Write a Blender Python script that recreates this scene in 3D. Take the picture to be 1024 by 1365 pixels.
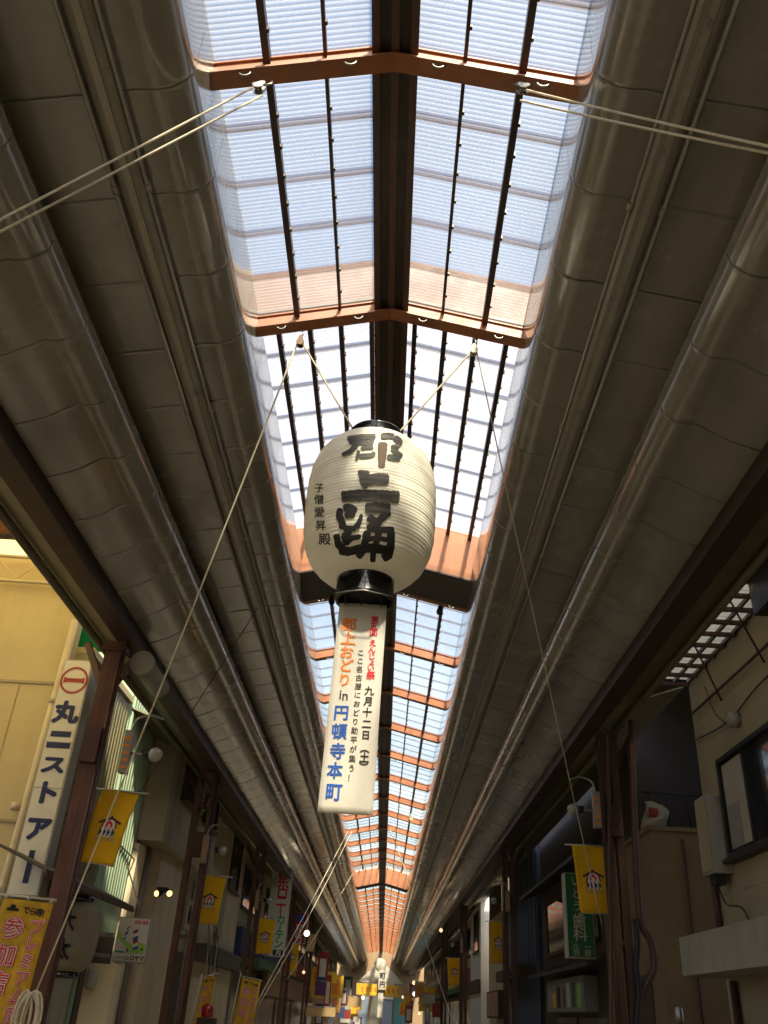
import bpy, math, random
from mathutils import Vector, Matrix
random.seed(7)
R_ = math.radians
for o in list(bpy.data.objects): bpy.data.objects.remove(o)
scn = bpy.context.scene
COL = scn.collection

# ------------------------------------------------------------------ camera
W0, H0, F0 = 1024., 1365., 1150.
PITCH, YAW, ROLL = R_(30.17), R_(1.595), R_(3.6)
CAM = Vector((0, 0, 1.6))
FWD = Vector((-math.sin(YAW)*math.cos(PITCH), math.cos(YAW)*math.cos(PITCH), math.sin(PITCH)))
_r0 = Vector((math.cos(YAW), math.sin(YAW), 0)); _u0 = _r0.cross(FWD)
RGT = math.cos(ROLL)*_r0 + math.sin(ROLL)*_u0
DWN = math.sin(ROLL)*_r0 - math.cos(ROLL)*_u0
cd = bpy.data.cameras.new('camera'); cam = bpy.data.objects.new('camera', cd); COL.objects.link(cam)
cd.sensor_fit = 'VERTICAL'; cd.sensor_height = 36.0; cd.lens = F0/H0*36.0
cd.clip_start = 0.05; cd.clip_end = 3000
m = Matrix.Identity(4)
for i in range(3):
    m[i][0] = RGT[i]; m[i][1] = -DWN[i]; m[i][2] = -FWD[i]; m[i][3] = CAM[i]
cam.matrix_world = m
scn.camera = cam

def P(x, y, X=None, Y=None, z=None):
    """point of the place seen at photograph pixel (x, y) on the plane X, Y or z"""
    d = FWD*F0 + RGT*(x-W0/2) + DWN*(y-H0/2)
    if X is not None: t = X/d.x
    elif Y is not None: t = Y/d.y
    else: t = (z-CAM.z)/d.z
    return CAM + d*t

# ------------------------------------------------------------------ light
SUN_EL, SUN_AZ = R_(49), R_(168)      # azimuth clockwise from +Y: behind the camera, to the right
sun_dir = Vector((math.sin(SUN_AZ)*math.cos(SUN_EL), math.cos(SUN_AZ)*math.cos(SUN_EL), math.sin(SUN_EL)))
world = bpy.data.worlds.new('World'); scn.world = world; world.use_nodes = True
nt = world.node_tree; nt.nodes.clear()
sky = nt.nodes.new('ShaderNodeTexSky'); sky.sky_type = 'NISHITA'; sky.sun_disc = False
sky.sun_elevation = SUN_EL; sky.sun_rotation = SUN_AZ; sky.air_density = 1.0; sky.dust_density = 3.2; sky.ozone_density = 1.0
bg = nt.nodes.new('ShaderNodeBackground'); bg.inputs[1].default_value = 0.15
wo = nt.nodes.new('ShaderNodeOutputWorld')
nt.links.new(sky.outputs[0], bg.inputs[0]); nt.links.new(bg.outputs[0], wo.inputs[0])
sl = bpy.data.lights.new('sun', 'SUN'); sl.energy = 5.0; sl.angle = R_(3.0); sl.color = (1.0, 0.87, 0.68)
so = bpy.data.objects.new('sun', sl); COL.objects.link(so)
so.rotation_euler = sun_dir.to_track_quat('Z', 'Y').to_euler(); so.location = (0, -5, 30)

scn.view_settings.view_transform = 'Standard'; scn.view_settings.look = 'None'
scn.view_settings.exposure = 1.05; scn.view_settings.gamma = 1.0
scn.view_settings.use_curve_mapping = False
scn.render.engine = 'CYCLES'
cy = scn.cycles
cy.max_bounces = 9; cy.diffuse_bounces = 5; cy.glossy_bounces = 3; cy.transmission_bounces = 6
cy.transparent_max_bounces = 24; cy.sample_clamp_indirect = 6.0; cy.caustics_reflective = False; cy.caustics_refractive = False
cy.use_denoising = True
cy.use_adaptive_sampling = True; cy.adaptive_threshold = 0.02

# ------------------------------------------------------------------ materials
MATS = {}
def new_mat(name):
    m = bpy.data.materials.new(name); m.use_nodes = True
    nt = m.node_tree; nt.nodes.clear()
    out = nt.nodes.new('ShaderNodeOutputMaterial')
    MATS[name] = m
    return m, nt, out
def noise(nt, scale, detail=4, rough=.6, vec=None, coord='pos', stretch=None):
    n = nt.nodes.new('ShaderNodeTexNoise'); n.inputs['Scale'].default_value = scale
    n.inputs['Detail'].default_value = detail; n.inputs['Roughness'].default_value = rough
    g = nt.nodes.new('ShaderNodeNewGeometry'); src = g.outputs['Position']
    if stretch:
        mp = nt.nodes.new('ShaderNodeMapping'); mp.inputs['Scale'].default_value = stretch
        nt.links.new(src, mp.inputs[0]); src = mp.outputs[0]
    nt.links.new(src, n.inputs['Vector'])
    return n
def ramp(nt, src, stops):
    r = nt.nodes.new('ShaderNodeValToRGB'); e = r.color_ramp.elements
    while len(e) < len(stops): e.new(0.5)
    for k, (p, c) in enumerate(stops):
        e[k].position = p; e[k].color = (*c, 1)
    nt.links.new(src, r.inputs[0]); return r
def sc_(c, k): return tuple(min(1, max(0, v*k)) for v in c)
def surf(name, col, rough=.6, metal=0., var=.18, scale=3., bump=.0, bscale=30., grime=0., gcol=(.03, .025, .02), spec=.5, coat=0., stretch=None, gstretch=(1, 1, .15), emit=None, estr=0, trans=0., bdist=.01):
    m, nt, out = new_mat(name)
    b = nt.nodes.new('ShaderNodeBsdfPrincipled')
    n = noise(nt, scale, 5, .62, stretch=stretch)
    r = ramp(nt, n.outputs['Fac'], [(.3, sc_(col, 1-var)), (.7, sc_(col, 1+var))])
    src = r.outputs[0]
    if grime > 0:
        n2 = noise(nt, 1.7, 6, .7, stretch=gstretch)
        r2 = ramp(nt, n2.outputs['Fac'], [(.48, (0, 0, 0)), (.72, (grime,)*3)])
        mx = nt.nodes.new('ShaderNodeMix'); mx.data_type = 'RGBA'
        nt.links.new(r2.outputs[0], mx.inputs[0]); nt.links.new(src, mx.inputs[6]); mx.inputs[7].default_value = (*gcol, 1)
        src = mx.outputs[2]
    nt.links.new(src, b.inputs['Base Color'])
    rr = ramp(nt, n.outputs['Fac'], [(.25, (max(.02, rough-.12),)*3), (.75, (min(1, rough+.12),)*3)])
    nt.links.new(rr.outputs[0], b.inputs['Roughness'])
    b.inputs['Metallic'].default_value = metal; b.inputs['Specular IOR Level'].default_value = spec
    b.inputs['Coat Weight'].default_value = coat; b.inputs['Coat Roughness'].default_value = .12
    if emit: b.inputs['Emission Color'].default_value = (*emit, 1); b.inputs['Emission Strength'].default_value = estr
    if bump > 0:
        nb = noise(nt, bscale, 4, .6); bp = nt.nodes.new('ShaderNodeBump'); bp.inputs['Strength'].default_value = bump; bp.inputs['Distance'].default_value = bdist
        nt.links.new(nb.outputs['Fac'], bp.inputs['Height']); nt.links.new(bp.outputs[0], b.inputs['Normal'])
    sh = b.outputs[0]
    if trans > 0:
        tr = nt.nodes.new('ShaderNodeBsdfTranslucent'); nt.links.new(src, tr.inputs[0])
        mx = nt.nodes.new('ShaderNodeMixShader'); mx.inputs[0].default_value = trans
        nt.links.new(sh, mx.inputs[1]); nt.links.new(tr.outputs[0], mx.inputs[2]); sh = mx.outputs[0]
    nt.links.new(sh, out.inputs[0])
    return m
def emitter(name, col, strength):
    m, nt, out = new_mat(name); e = nt.nodes.new('ShaderNodeEmission')
    e.inputs[0].default_value = (*col, 1); e.inputs[1].default_value = strength
    nt.links.new(e.outputs[0], out.inputs[0]); return m
def pane_mat(name, clear, milky, tcol=(.93, .95, 1.), mcol=(.86, .86, .84), valley_dark=.55, period=.042):
    """corrugated polycarbonate: part clear, part milky, darker lines along the valleys"""
    m, nt, out = new_mat(name)
    t = nt.nodes.new('ShaderNodeBsdfTransparent'); t.inputs[0].default_value = (*tcol, 1)
    tl = nt.nodes.new('ShaderNodeBsdfTranslucent'); tl.inputs[0].default_value = (*mcol, 1)
    gl = nt.nodes.new('ShaderNodeBsdfGlossy'); gl.inputs['Roughness'].default_value = .18; gl.inputs[0].default_value = (.9, .9, .9, 1)
    df = nt.nodes.new('ShaderNodeBsdfDiffuse'); df.inputs[0].default_value = (.42, .38, .33, 1)
    a = nt.nodes.new('ShaderNodeMixShader'); a.inputs[0].default_value = milky/(clear+milky)
    nt.links.new(t.outputs[0], a.inputs[1]); nt.links.new(tl.outputs[0], a.inputs[2])
    b = nt.nodes.new('ShaderNodeMixShader'); b.inputs[0].default_value = .05
    nt.links.new(a.outputs[0], b.inputs[1]); nt.links.new(gl.outputs[0], b.inputs[2])
    g = nt.nodes.new('ShaderNodeNewGeometry'); sx = nt.nodes.new('ShaderNodeSeparateXYZ'); nt.links.new(g.outputs['Position'], sx.inputs[0])
    mu = nt.nodes.new('ShaderNodeMath'); mu.operation = 'MULTIPLY'; mu.inputs[1].default_value = 2*math.pi/period; nt.links.new(sx.outputs['Y'], mu.inputs[0])
    si = nt.nodes.new('ShaderNodeMath'); si.operation = 'SINE'; nt.links.new(mu.outputs[0], si.inputs[0])
    r = ramp(nt, si.outputs[0], [(.55, (0, 0, 0)), (.98, (valley_dark,)*3)])
    n = noise(nt, 2.3, 5, .7, stretch=(1, .35, 1)); r2 = ramp(nt, n.outputs['Fac'], [(.35, (.35,)*3), (.75, (1, 1, 1))])
    mm = nt.nodes.new('ShaderNodeMath'); mm.operation = 'MULTIPLY'; nt.links.new(r.outputs[0], mm.inputs[0]); nt.links.new(r2.outputs[0], mm.inputs[1])
    c = nt.nodes.new('ShaderNodeMixShader'); nt.links.new(mm.outputs[0], c.inputs[0])
    nt.links.new(b.outputs[0], c.inputs[1]); nt.links.new(df.outputs[0], c.inputs[2])
    nt.links.new(c.outputs[0], out.inputs[0]); return m
def glass_mat(name, col=(.02, .025, .03), rough=.06):
    m, nt, out = new_mat(name); b = nt.nodes.new('ShaderNodeBsdfPrincipled')
    b.inputs['Base Color'].default_value = (*col, 1); b.inputs['Roughness'].default_value = rough; b.inputs['Specular IOR Level'].default_value = .6
    nt.links.new(b.outputs[0], out.inputs[0]); return m

surf('panel', (.27, .25, .195), .24, .0, .12, .9, bump=.024, bscale=1.7, grime=.30, gcol=(.15, .13, .09), gstretch=(1, .5, 1), coat=1.0, bdist=.03)
surf('trough', (.28, .26, .205), .35, .0, .10, 4)
surf('conduit', (.36, .335, .27), .35, .3, .10, 6)
surf('rafter', (.40, .150, .062), .42, .0, .16, 5, grime=.35, gcol=(.10, .04, .02))
surf('plate_out', (.10, .024, .006), .6, .0, .16, 3, grime=.4, gcol=(.05, .02, .01))  # gable paint darkened to offset direct sun on the outer face
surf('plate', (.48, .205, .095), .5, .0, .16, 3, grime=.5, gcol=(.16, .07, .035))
surf('ridge', (.032, .017, .012), .5, .0, .2, 4)  # brown steel with the shade it hangs in put into the colour
surf('ridge_flange', (.10, .045, .028), .5, .0, .25, 4)  # lighter brown, standing in for light on the flange edges
surf('glazebar', (.07, .045, .035), .45, .2, .2, 6)
surf('soffit', (.11, .10, .085), .5, .0, .12, 4)
surf('edgebeam', (.045, .022, .016), .5, .0, .2, 3)
surf('eave', (.17, .15, .085), .6, .0, .2, 3, grime=.4)
pane_mat('pane', .80, .20, tcol=(.93, .985, .96), mcol=(.82, .85, .83), valley_dark=.40)
pane_mat('pane_edge', .62, .16, tcol=(.80, .78, .76), mcol=(.45, .40, .36), valley_dark=.8)
pane_mat('pane_raised', .64, .34, tcol=(1, .97, .92), mcol=(.95, .92, .86), valley_dark=.35)
pane_mat('pane_side', .35, .45, tcol=(.95, .92, .80), mcol=(.80, .76, .62), valley_dark=.3)
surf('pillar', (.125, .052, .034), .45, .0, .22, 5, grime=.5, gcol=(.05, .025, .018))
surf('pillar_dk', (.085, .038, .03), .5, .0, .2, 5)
surf('steel', (.35, .34, .31), .35, .8, .12, 8)
surf('galv', (.42, .41, .37), .45, .6, .12, 8)
surf('black', (.012, .012, .013), .5, .0, .2, 9)
surf('lacquer', (.006, .006, .007), .12, .0, .1, 9, coat=.8)
surf('rope', (.72, .62, .40), .85, .0, .15, 40, trans=.1)
surf('rope_pale', (.80, .72, .54), .85, .0, .15, 40, trans=.15)
surf('wire', (.02, .02, .02), .6)
surf('paper', (.92, .88, .76), .75, .0, .04, 5, bump=.15, bscale=40, trans=.30)
surf('paper_shaded', (.26, .225, .15), .8, .0, .12, 4, grime=.5)  # dirty lantern paper, also darkened in place of the awning's shade
surf('ink', (.012, .010, .009), .6, .0, .3, 20)
surf('ink_faded', (.10, .060, .032), .7, .0, .5, 26, trans=.15)
surf('ink_gray', (.022, .019, .015), .65, .0, .4, 30, stretch=(.2, .2, 2), grime=.45, gcol=(.36, .29, .18), gstretch=(1.2, 1.2, 14))
surf('cloth_white', (.90, .86, .78), .8, .0, .04, 4, bump=.1, bscale=12, trans=.42)
surf('orange_print', (.86, .22, .015), .8, .0, .06, 12)
surf('red_print', (.70, .02, .03), .8, .0, .06, 12)
surf('blue_print', (.02, .10, .42), .8, .0, .06, 12)
surf('black_print', (.015, .013, .013), .8, .0, .1, 12)
surf('navy_print', (.010, .018, .10), .55, .0, .08, 12)
surf('purple_print', (.06, .022, .055), .8, .0, .08, 12)
surf('white_print', (.78, .74, .68), .8, .0, .04, 12)
surf('gray_print', (.42, .36, .22), .8, .0, .04, 12)
surf('green_print', (.02, .30, .09), .7, .0, .08, 12)
surf('flag_yellow', (.88, .56, .012), .8, .0, .06, 5, bump=.12, bscale=14, trans=.35)
surf('nobori', (.80, .52, .04), .8, .0, .22, 9, trans=.30)
surf('sign_white', (.74, .71, .60), .45, .0, .04, 3, grime=.15, gcol=(.4, .35, .25))
surf('sign_green', (.012, .15, .055), .4, .0, .06, 4)
surf('sign_red', (.36, .022, .02), .45, .0, .08, 4)
surf('sign_box', (.42, .40, .33), .5, .2, .08, 5)
surf('wall_cream', (.58, .48, .25), .8, .0, .07, 1.2, bump=.15, bscale=60, grime=.22, gcol=(.33, .23, .09))
surf('wall_beige', (.38, .32, .20), .85, .0, .08, 1.2, bump=.25, bscale=50, grime=.3, gcol=(.22, .17, .10))
surf('wall_tan', (.25, .175, .095), .85, .0, .10, 1.6, bump=.25, bscale=50, grime=.3, gcol=(.15, .09, .04))
surf('wall_gray', (.42, .37, .26), .85, .0, .12, 1.1, bump=.2, bscale=40, grime=.45, gcol=(.10, .085, .06))
surf('wall_pale', (.62, .53, .34), .85, .0, .10, 1.1, bump=.2, bscale=40, grime=.4, gcol=(.2, .16, .10))
surf('wall_dark', (.035, .028, .022), .8, .0, .3, 2.0)
surf('wall_wood', (.075, .050, .032), .75, .0, .3, 3, stretch=(1, 1, .2))
surf('wall_blue', (.035, .06, .10), .7, .0, .2, 2)
surf('wall_olive', (.20, .18, .085), .6, .0, .12, 2, grime=.4)
surf('wall_green', (.30, .40, .25), .6, .0, .10, 2, grime=.3, gcol=(.1, .12, .07))
surf('wall_white', (.74, .74, .72), .8, .0, .06, 1)
surf('concrete', (.34, .31, .25), .9, .0, .12, 3, bump=.5, bscale=90, grime=.3, gcol=(.2, .17, .12))
surf('net_green', (.015, .33, .11), .8, .0, .15, 5, trans=.5)
surf('amber_sheet', (.92, .84, .58), .5, .0, .06, 3, trans=.7)
surf('brown_sheet', (.62, .34, .10), .6, .0, .12, 2, trans=.35, grime=.3)
surf('road', (.23, .205, .165), .85, .0, .15, 1.5, bump=.3, bscale=30)
surf('ground', (.16, .15, .13), .95, .0, .2, .2)
surf('plaster_wood', (.22, .14, .075), .7, .0, .2, 4, stretch=(1, 1, .3))
surf('shutter', (.26, .24, .20), .5, .4, .1, 4)
surf('awning', (.10, .085, .06), .7, .0, .2, 4)
surf('tile', (.045, .042, .04), .5, .0, .2, 6)
surf('pipe_gray', (.30, .28, .23), .5, .0, .15, 4)
surf('pipe_cream', (.58, .50, .33), .5, .0, .1, 4)
glass_mat('glass'); glass_mat('glass_pale', (.16, .15, .12), .25)
surf('curtain', (.40, .36, .29), .9, .0, .1, 6)
surf('bulb_off', (.34, .33, .29), .2, .0, .05, 5, coat=.4)
surf('wood_pulley', (.66, .56, .38), .5, .0, .1, 20)
surf('lime', (.35, .62, .10), .7, .0, .08, 9); surf('red_glass', (.30, .015, .012), .25, .0, .1, 5)
emitter('lamp_warm', (1, .50, .13), 2.6); emitter('lamp_white', (1, .84, .56), 1.6); emitter('lamp_soft', (1, .72, .38), .6)
for nm, c in (('c_red', (.30, .03, .02)), ('c_blue', (.04, .07, .16)), ('c_yellow', (.80, .50, .03)), ('c_orange', (.70, .24, .03)), ('c_purple', (.10, .03, .11)),
              ('c_green', (.05, .12, .05)), ('c_teal', (.06, .20, .19)), ('c_white', (.60, .56, .47)), ('c_gray', (.26, .25, .23)), ('c_sky', (.22, .27, .31)), ('c_card', (.50, .34, .16))):
    surf(nm, c, .7, .0, .12, 6)
def M(n): return MATS[n]

# ------------------------------------------------------------------ mesh helpers
ORG = {}
class MB:
    def __init__(s): s.v = []; s.f = []; s.m = []; s.cur = 0; s.sm = set()
    def face(s, idx, smooth=False):
        if smooth: s.sm.add(len(s.f))
        s.f.append(idx); s.m.append(s.cur)
    def quad(s, a, b, c, d):
        n = len(s.v); s.v += [tuple(a), tuple(b), tuple(c), tuple(d)]; s.face((n, n+1, n+2, n+3)); return s
    def box(s, x0, x1, y0, y1, z0, z1):
        return s.hexa([(x0, y0, z0), (x1, y0, z0), (x1, y1, z0), (x0, y1, z0), (x0, y0, z1), (x1, y0, z1), (x1, y1, z1), (x0, y1, z1)])
    def hexa(s, p):
        n = len(s.v); s.v += [tuple(q) for q in p]
        for f in ((0, 3, 2, 1), (4, 5, 6, 7), (0, 1, 5, 4), (1, 2, 6, 5), (2, 3, 7, 6), (3, 0, 4, 7)): s.face(tuple(n+i for i in f))
        return s
    def bar(s, a, b, w, h, up=(0, 0, 1)):
        a, b = Vector(a), Vector(b); d = (b-a).normalized(); u = Vector(up)
        r = d.cross(u); r = r.normalized() if r.length > 1e-5 else Vector((1, 0, 0)); u = r.cross(d)
        r *= w/2; u *= h/2
        return s.hexa([a-r-u, a+r-u, b+r-u, b-r-u, a-r+u, a+r+u, b+r+u, b-r+u])
    def tube(s, pts, r, n=8, cap=True):
        pts = [Vector(p) for p in pts]; rr = r if isinstance(r, (list, tuple)) else [r]*len(pts)
        base = len(s.v); prev = None
        for i, p in enumerate(pts):
            d = (pts[min(i+1, len(pts)-1)]-pts[max(i-1, 0)]).normalized()
            if prev is None:
                u = Vector((0, 0, 1)) if abs(d.z) < .9 else Vector((1, 0, 0))
                a = d.cross(u).normalized()
            else:
                a = (prev-d*prev.dot(d)).normalized()
            prev = a; b = d.cross(a)
            for k in range(n):
                t = 2*math.pi*k/n; s.v.append(tuple(p+(a*math.cos(t)+b*math.sin(t))*rr[i]))
        for i in range(len(pts)-1):
            for k in range(n):
                k2 = (k+1) % n
                s.face((base+i*n+k, base+i*n+k2, base+(i+1)*n+k2, base+(i+1)*n+k), True)
        if cap:
            s.face(tuple(base+k for k in range(n))[::-1]); s.face(tuple(base+(len(pts)-1)*n+k for k in range(n)))
        return s
    def lathe(s, prof, c=(0, 0, 0), n=24, axis=(0, 0, 1), caps=True):
        c = Vector(c); ax = Vector(axis).normalized(); a = ax.orthogonal().normalized(); b = ax.cross(a); base = len(s.v)
        for (r, h) in prof:
            for k in range(n):
                t = 2*math.pi*k/n; s.v.append(tuple(c+ax*h+(a*math.cos(t)+b*math.sin(t))*r))
        for i in range(len(prof)-1):
            for k in range(n):
                k2 = (k+1) % n; s.face((base+i*n+k, base+i*n+k2, base+(i+1)*n+k2, base+(i+1)*n+k), True)
        if caps:
            s.face(tuple(base+k for k in range(n))[::-1]); s.face(tuple(base+(len(prof)-1)*n+k for k in range(n)))
        return s
    def extrude_y(s, prof, y0, y1, closed=False, smooth=False):
        n = len(s.v); k = len(prof)
        for y in (y0, y1): s.v += [(x, y, z) for x, z in prof]
        for i in range(k if closed else k-1):
            j = (i+1) % k; s.face((n+i, n+j, n+k+j, n+k+i), smooth)
        if closed: s.face(tuple(range(n, n+k))[::-1]); s.face(tuple(range(n+k, n+2*k)))
        return s
    def poly(s, pts):
        n = len(s.v); s.v += [tuple(p) for p in pts]; s.face(tuple(range(n, n+len(pts)))); return s
    def mesh(s, name, mats, org=(0, 0, 0)):
        me = bpy.data.meshes.new(name); o = Vector(org)
        me.from_pydata([tuple(Vector(v)-o) for v in s.v], [], s.f)
        for mt in (mats if isinstance(mats, (list, tuple)) else [mats]): me.materials.append(M(mt) if isinstance(mt, str) else mt)
        for i, p in enumerate(me.polygons):
            p.material_index = s.m[i]; p.use_smooth = i in s.sm
        me.update(); return me
    def build(s, name, mats, parent=None):
        org = ORG.get(parent.name, Vector((0, 0, 0))) if parent else Vector((0, 0, 0))
        o = bpy.data.objects.new(name, s.mesh(name, mats, org)); COL.objects.link(o)
        if parent: o.parent = parent
        ORG[o.name] = org
        return o
    def build_top(s, name, mats, label, cat, group=None, kind=None):
        c = Vector((sum(v[0] for v in s.v)/len(s.v), sum(v[1] for v in s.v)/len(s.v), min(v[2] for v in s.v)))
        o = bpy.data.objects.new(name, s.mesh(name, mats, c)); COL.objects.link(o); o.location = c; ORG[o.name] = c
        tag(o, label, cat, group, kind); return o
def smooth(pts, n=6):
    pts = [Vector(p) for p in pts]; out = []
    for i in range(len(pts)-1):
        p0, p1, p2, p3 = pts[max(0, i-1)], pts[i], pts[i+1], pts[min(len(pts)-1, i+2)]
        for k in range(n):
            t = k/n; out.append(.5*(2*p1+(p2-p0)*t+(2*p0-5*p1+4*p2-p3)*t*t+(3*p1-p0-3*p2+p3)*t*t*t))
    return out+[pts[-1]]
def tag(o, label=None, cat=None, group=None, kind=None):
    if label: o['label'] = label
    if cat: o['category'] = cat
    if group: o['group'] = group
    if kind: o['kind'] = kind
    return o
def thing(name, label, cat, loc, group=None):
    o = bpy.data.objects.new(name, None); COL.objects.link(o); o.location = loc; ORG[o.name] = Vector(loc)
    o.empty_display_size = .2
    return tag(o, label, cat, group)
def place(name, mesh, parent, world_loc, rot=None, scale=None):
    """one more piece that shares its mesh with its look-alikes"""
    o = bpy.data.objects.new(name, mesh); COL.objects.link(o); o.parent = parent
    o.location = Vector(world_loc)-ORG[parent.name]; ORG[o.name] = Vector(world_loc)
    if rot: o.rotation_euler = rot
    if scale: o.scale = scale
    return o
def stuff(o): o['kind'] = 'stuff'; return o

# ------------------------------------------------------------------ lettering
_gl = {}
_fc = bpy.data.curves.new('glyph', 'FONT'); _fo = bpy.data.objects.new('glyph', _fc); COL.objects.link(_fo); _fc.resolution_u = 2
def glyph(ch, bold=0.):
    k = (ch, bold)
    if k not in _gl:
        _fc.body = ch; _fc.offset = bold
        dg = bpy.context.evaluated_depsgraph_get(); dg.update()
        me = bpy.data.meshes.new_from_object(_fo.evaluated_get(dg))
        vs = [(v.co.x, v.co.y) for v in me.vertices]; fs = [tuple(p.vertices) for p in me.polygons]
        bpy.data.meshes.remove(me); _gl[k] = (vs, fs)
    return _gl[k]
for _c in set('郡上おどりin円頓寺本町第五回えんじょい祭九月十二日（土）ここ名古屋におどり助平が集う！子僧愛昇殿丸ストア大太シロヤマヘアサロンプレミアム商品参加店でら得！ホロニーカテンマルいとう歯科小児一般注内'): glyph(_c, 0.)
def letters(mb, items, fn, bold=.02, lift=0.):
    """items: (char, cx, cy, w, h[, turn, slant]) in the sheet's own (u, v) with v down; fn maps (u, v) to the sheet"""
    for it in items:
        ch, cx, cy, w, h = it[:5]; turn = it[5] if len(it) > 5 else (ch in 'ー（）' ); sl = it[6] if len(it) > 6 else 0.
        vs, fs = glyph(ch, 0.)
        latin = ord(ch) < 0x250
        ox = (max(v[0] for v in vs)+min(v[0] for v in vs))/2 if latin else .5
        nd = 1 if bold < .006 else (5 if bold < .035 else (8 if bold < .06 else 12))
        offs = [(0, 0)]+[(bold*math.cos(2*math.pi*k/(nd-1)+.4), bold*math.sin(2*math.pi*k/(nd-1)+.4)) for k in range(nd-1)] if nd > 1 else [(0, 0)]
        for kk, (dx, dy) in enumerate(offs):
            n = len(mb.v)
            for (x, y) in vs:
                a, b = x-ox+dx, -(y-.38)+dy
                if turn: a, b = -b, a
                q = Vector(fn(cx+a*w, cy+b*h))
                mb.v.append(tuple(q+(CAM-q).normalized()*(.0004*kk)))
            for f in fs: mb.face(tuple(n+i for i in f))
    return mb
def column(text, u, v0, v1, w, h=None, **k):
    n = len(text); st = (v1-v0)/n
    return [(c, u, v0+st*(i+.5), w, h or w) for i, c in enumerate(text) if c not in ' 　']
def plane_fn(tl, tr, bl, lift=.004):
    tl, tr, bl = Vector(tl), Vector(tr), Vector(bl); ux, uy = tr-tl, bl-tl
    n = ux.cross(uy).normalized()
    if n.dot(CAM-tl) < 0: n = -n
    return lambda u, v: tl+ux*u+uy*v+n*lift
def rect_uv(mb, fn, u0, v0, u1, v1):
    return mb.quad(fn(u0, v0), fn(u1, v0), fn(u1, v1), fn(u0, v1))
def stroke_uv(mb, fn, pts, wd):
    for (a, b) in zip(pts[:-1], pts[1:]):
        d = Vector((b[0]-a[0], b[1]-a[1])); 
        if d.length < 1e-6: continue
        nn = Vector((-d.y, d.x)).normalized()*wd/2
        mb.quad(fn(a[0]+nn.x, a[1]+nn.y), fn(b[0]+nn.x, b[1]+nn.y), fn(b[0]-nn.x, b[1]-nn.y), fn(a[0]-nn.x, a[1]-nn.y))

# ================================================================== the setting
XC, ZC = -.24, 1.6
Y0, YE = -6.0, 112.0
g = MB(); g.quad((-900, -300, -.012), (900, -300, -.012), (900, 1500, -.012), (-900, 1500, -.012))
tag(g.build('ground', 'ground'), kind='structure')
g = MB(); g.quad((XC-4.7, -40, 0), (XC+4.75, -40, 0), (XC+4.75, 150, 0), (XC-4.7, 150, 0))
street = tag(g.build('street', 'road'), kind='structure')

# ================================================================== arcade roof
roof = thing('arcade_roof', 'long covered arcade roof with glazed ridge skylight and cream rounded ceiling panels', 'roof', (XC, 0, 5.6))
def rz(ax, lift=0.): return ZC + 6.22 - .235*abs(ax) + lift     # rafter underside
EAVE = 1.62
# ceiling panels (right-hand profile, offset from the centre line)
def arc(cx, cz, r, a0, a1, n): return [(cx+r*math.cos(R_(a0+(a1-a0)*i/n)), cz+r*math.sin(R_(a0+(a1-a0)*i/n))) for i in range(n+1)]
prof_out = [(3.20, 4.25), (2.95, 4.345)]+arc(2.62, 4.72, .22, -72, -250, 10)
prof_out = [(x, z+ZC) for x, z in prof_out]
prof_in = [(2.95, 5.02), (2.6, 5.09), (2.25, 5.165), (1.9, 5.235)]+arc(1.62, 5.56, .27, -80, -180, 8)+[(1.352, 5.8), (1.355, 6.16)]
prof_in = [(x, z+ZC) for x, z in prof_in]
SEAM = .85
def panel_mesh(prof, side, nm):
    mb = MB(); ys = [0.003, .010, .03, SEAM-.03, SEAM-.010, SEAM-.003]; lift = [.006, 0, 0, 0, 0, .006]
    pr = [(side*x, z) for x, z in prof]
    base = 0
    for y, l in zip(ys, lift): mb.v += [(x, y, z+l) for x, z in pr]
    k = len(pr)
    for i in range(5):
        for j in range(k-1): mb.face((i*k+j, i*k+j+1, (i+1)*k+j+1, (i+1)*k+j), True)
    return mb.mesh(nm, 'panel')
N_IND = 70
nseg = int((YE-Y0)/SEAM)
for prof in (prof_in, prof_out):
    for side in (-1, 1):
        me = panel_mesh(prof, side, 'ceiling_panel'); rest = MB()
        ph = 3.6-SEAM*11 if prof is prof_in else 5.28-SEAM*13
        if side > 0: ph -= .13
        for i in range(nseg):
            y = ph+i*SEAM
            jz = random.uniform(-.003, .003)
            if i < N_IND:
                place('ceiling_panel', me, roof, (XC, y, jz))
            else:
                k = len(rest.v); rest.v += [(v.co.x+XC, v.co.y+y, v.co.z+jz) for v in me.vertices]
                for p in me.polygons: rest.face(tuple(k+q for q in p.vertices), True)
        stuff(rest.build('ceiling_panel', 'panel', roof))
# opaque outer decking over the panels so that no light leaks past them
for side in (-1, 1):
    d = MB(); d.extrude_y([(XC+side*x, z+ZC) for x, z in ((1.40, 6.30), (1.75, 5.95), (3.35, 5.05), (3.36, 4.45), (3.33, 4.45), (3.32, 5.03), (1.75, 5.92), (1.40, 6.27))], -34, YE, True)
    d.build('roof_deck', 'galv', roof)
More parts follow.
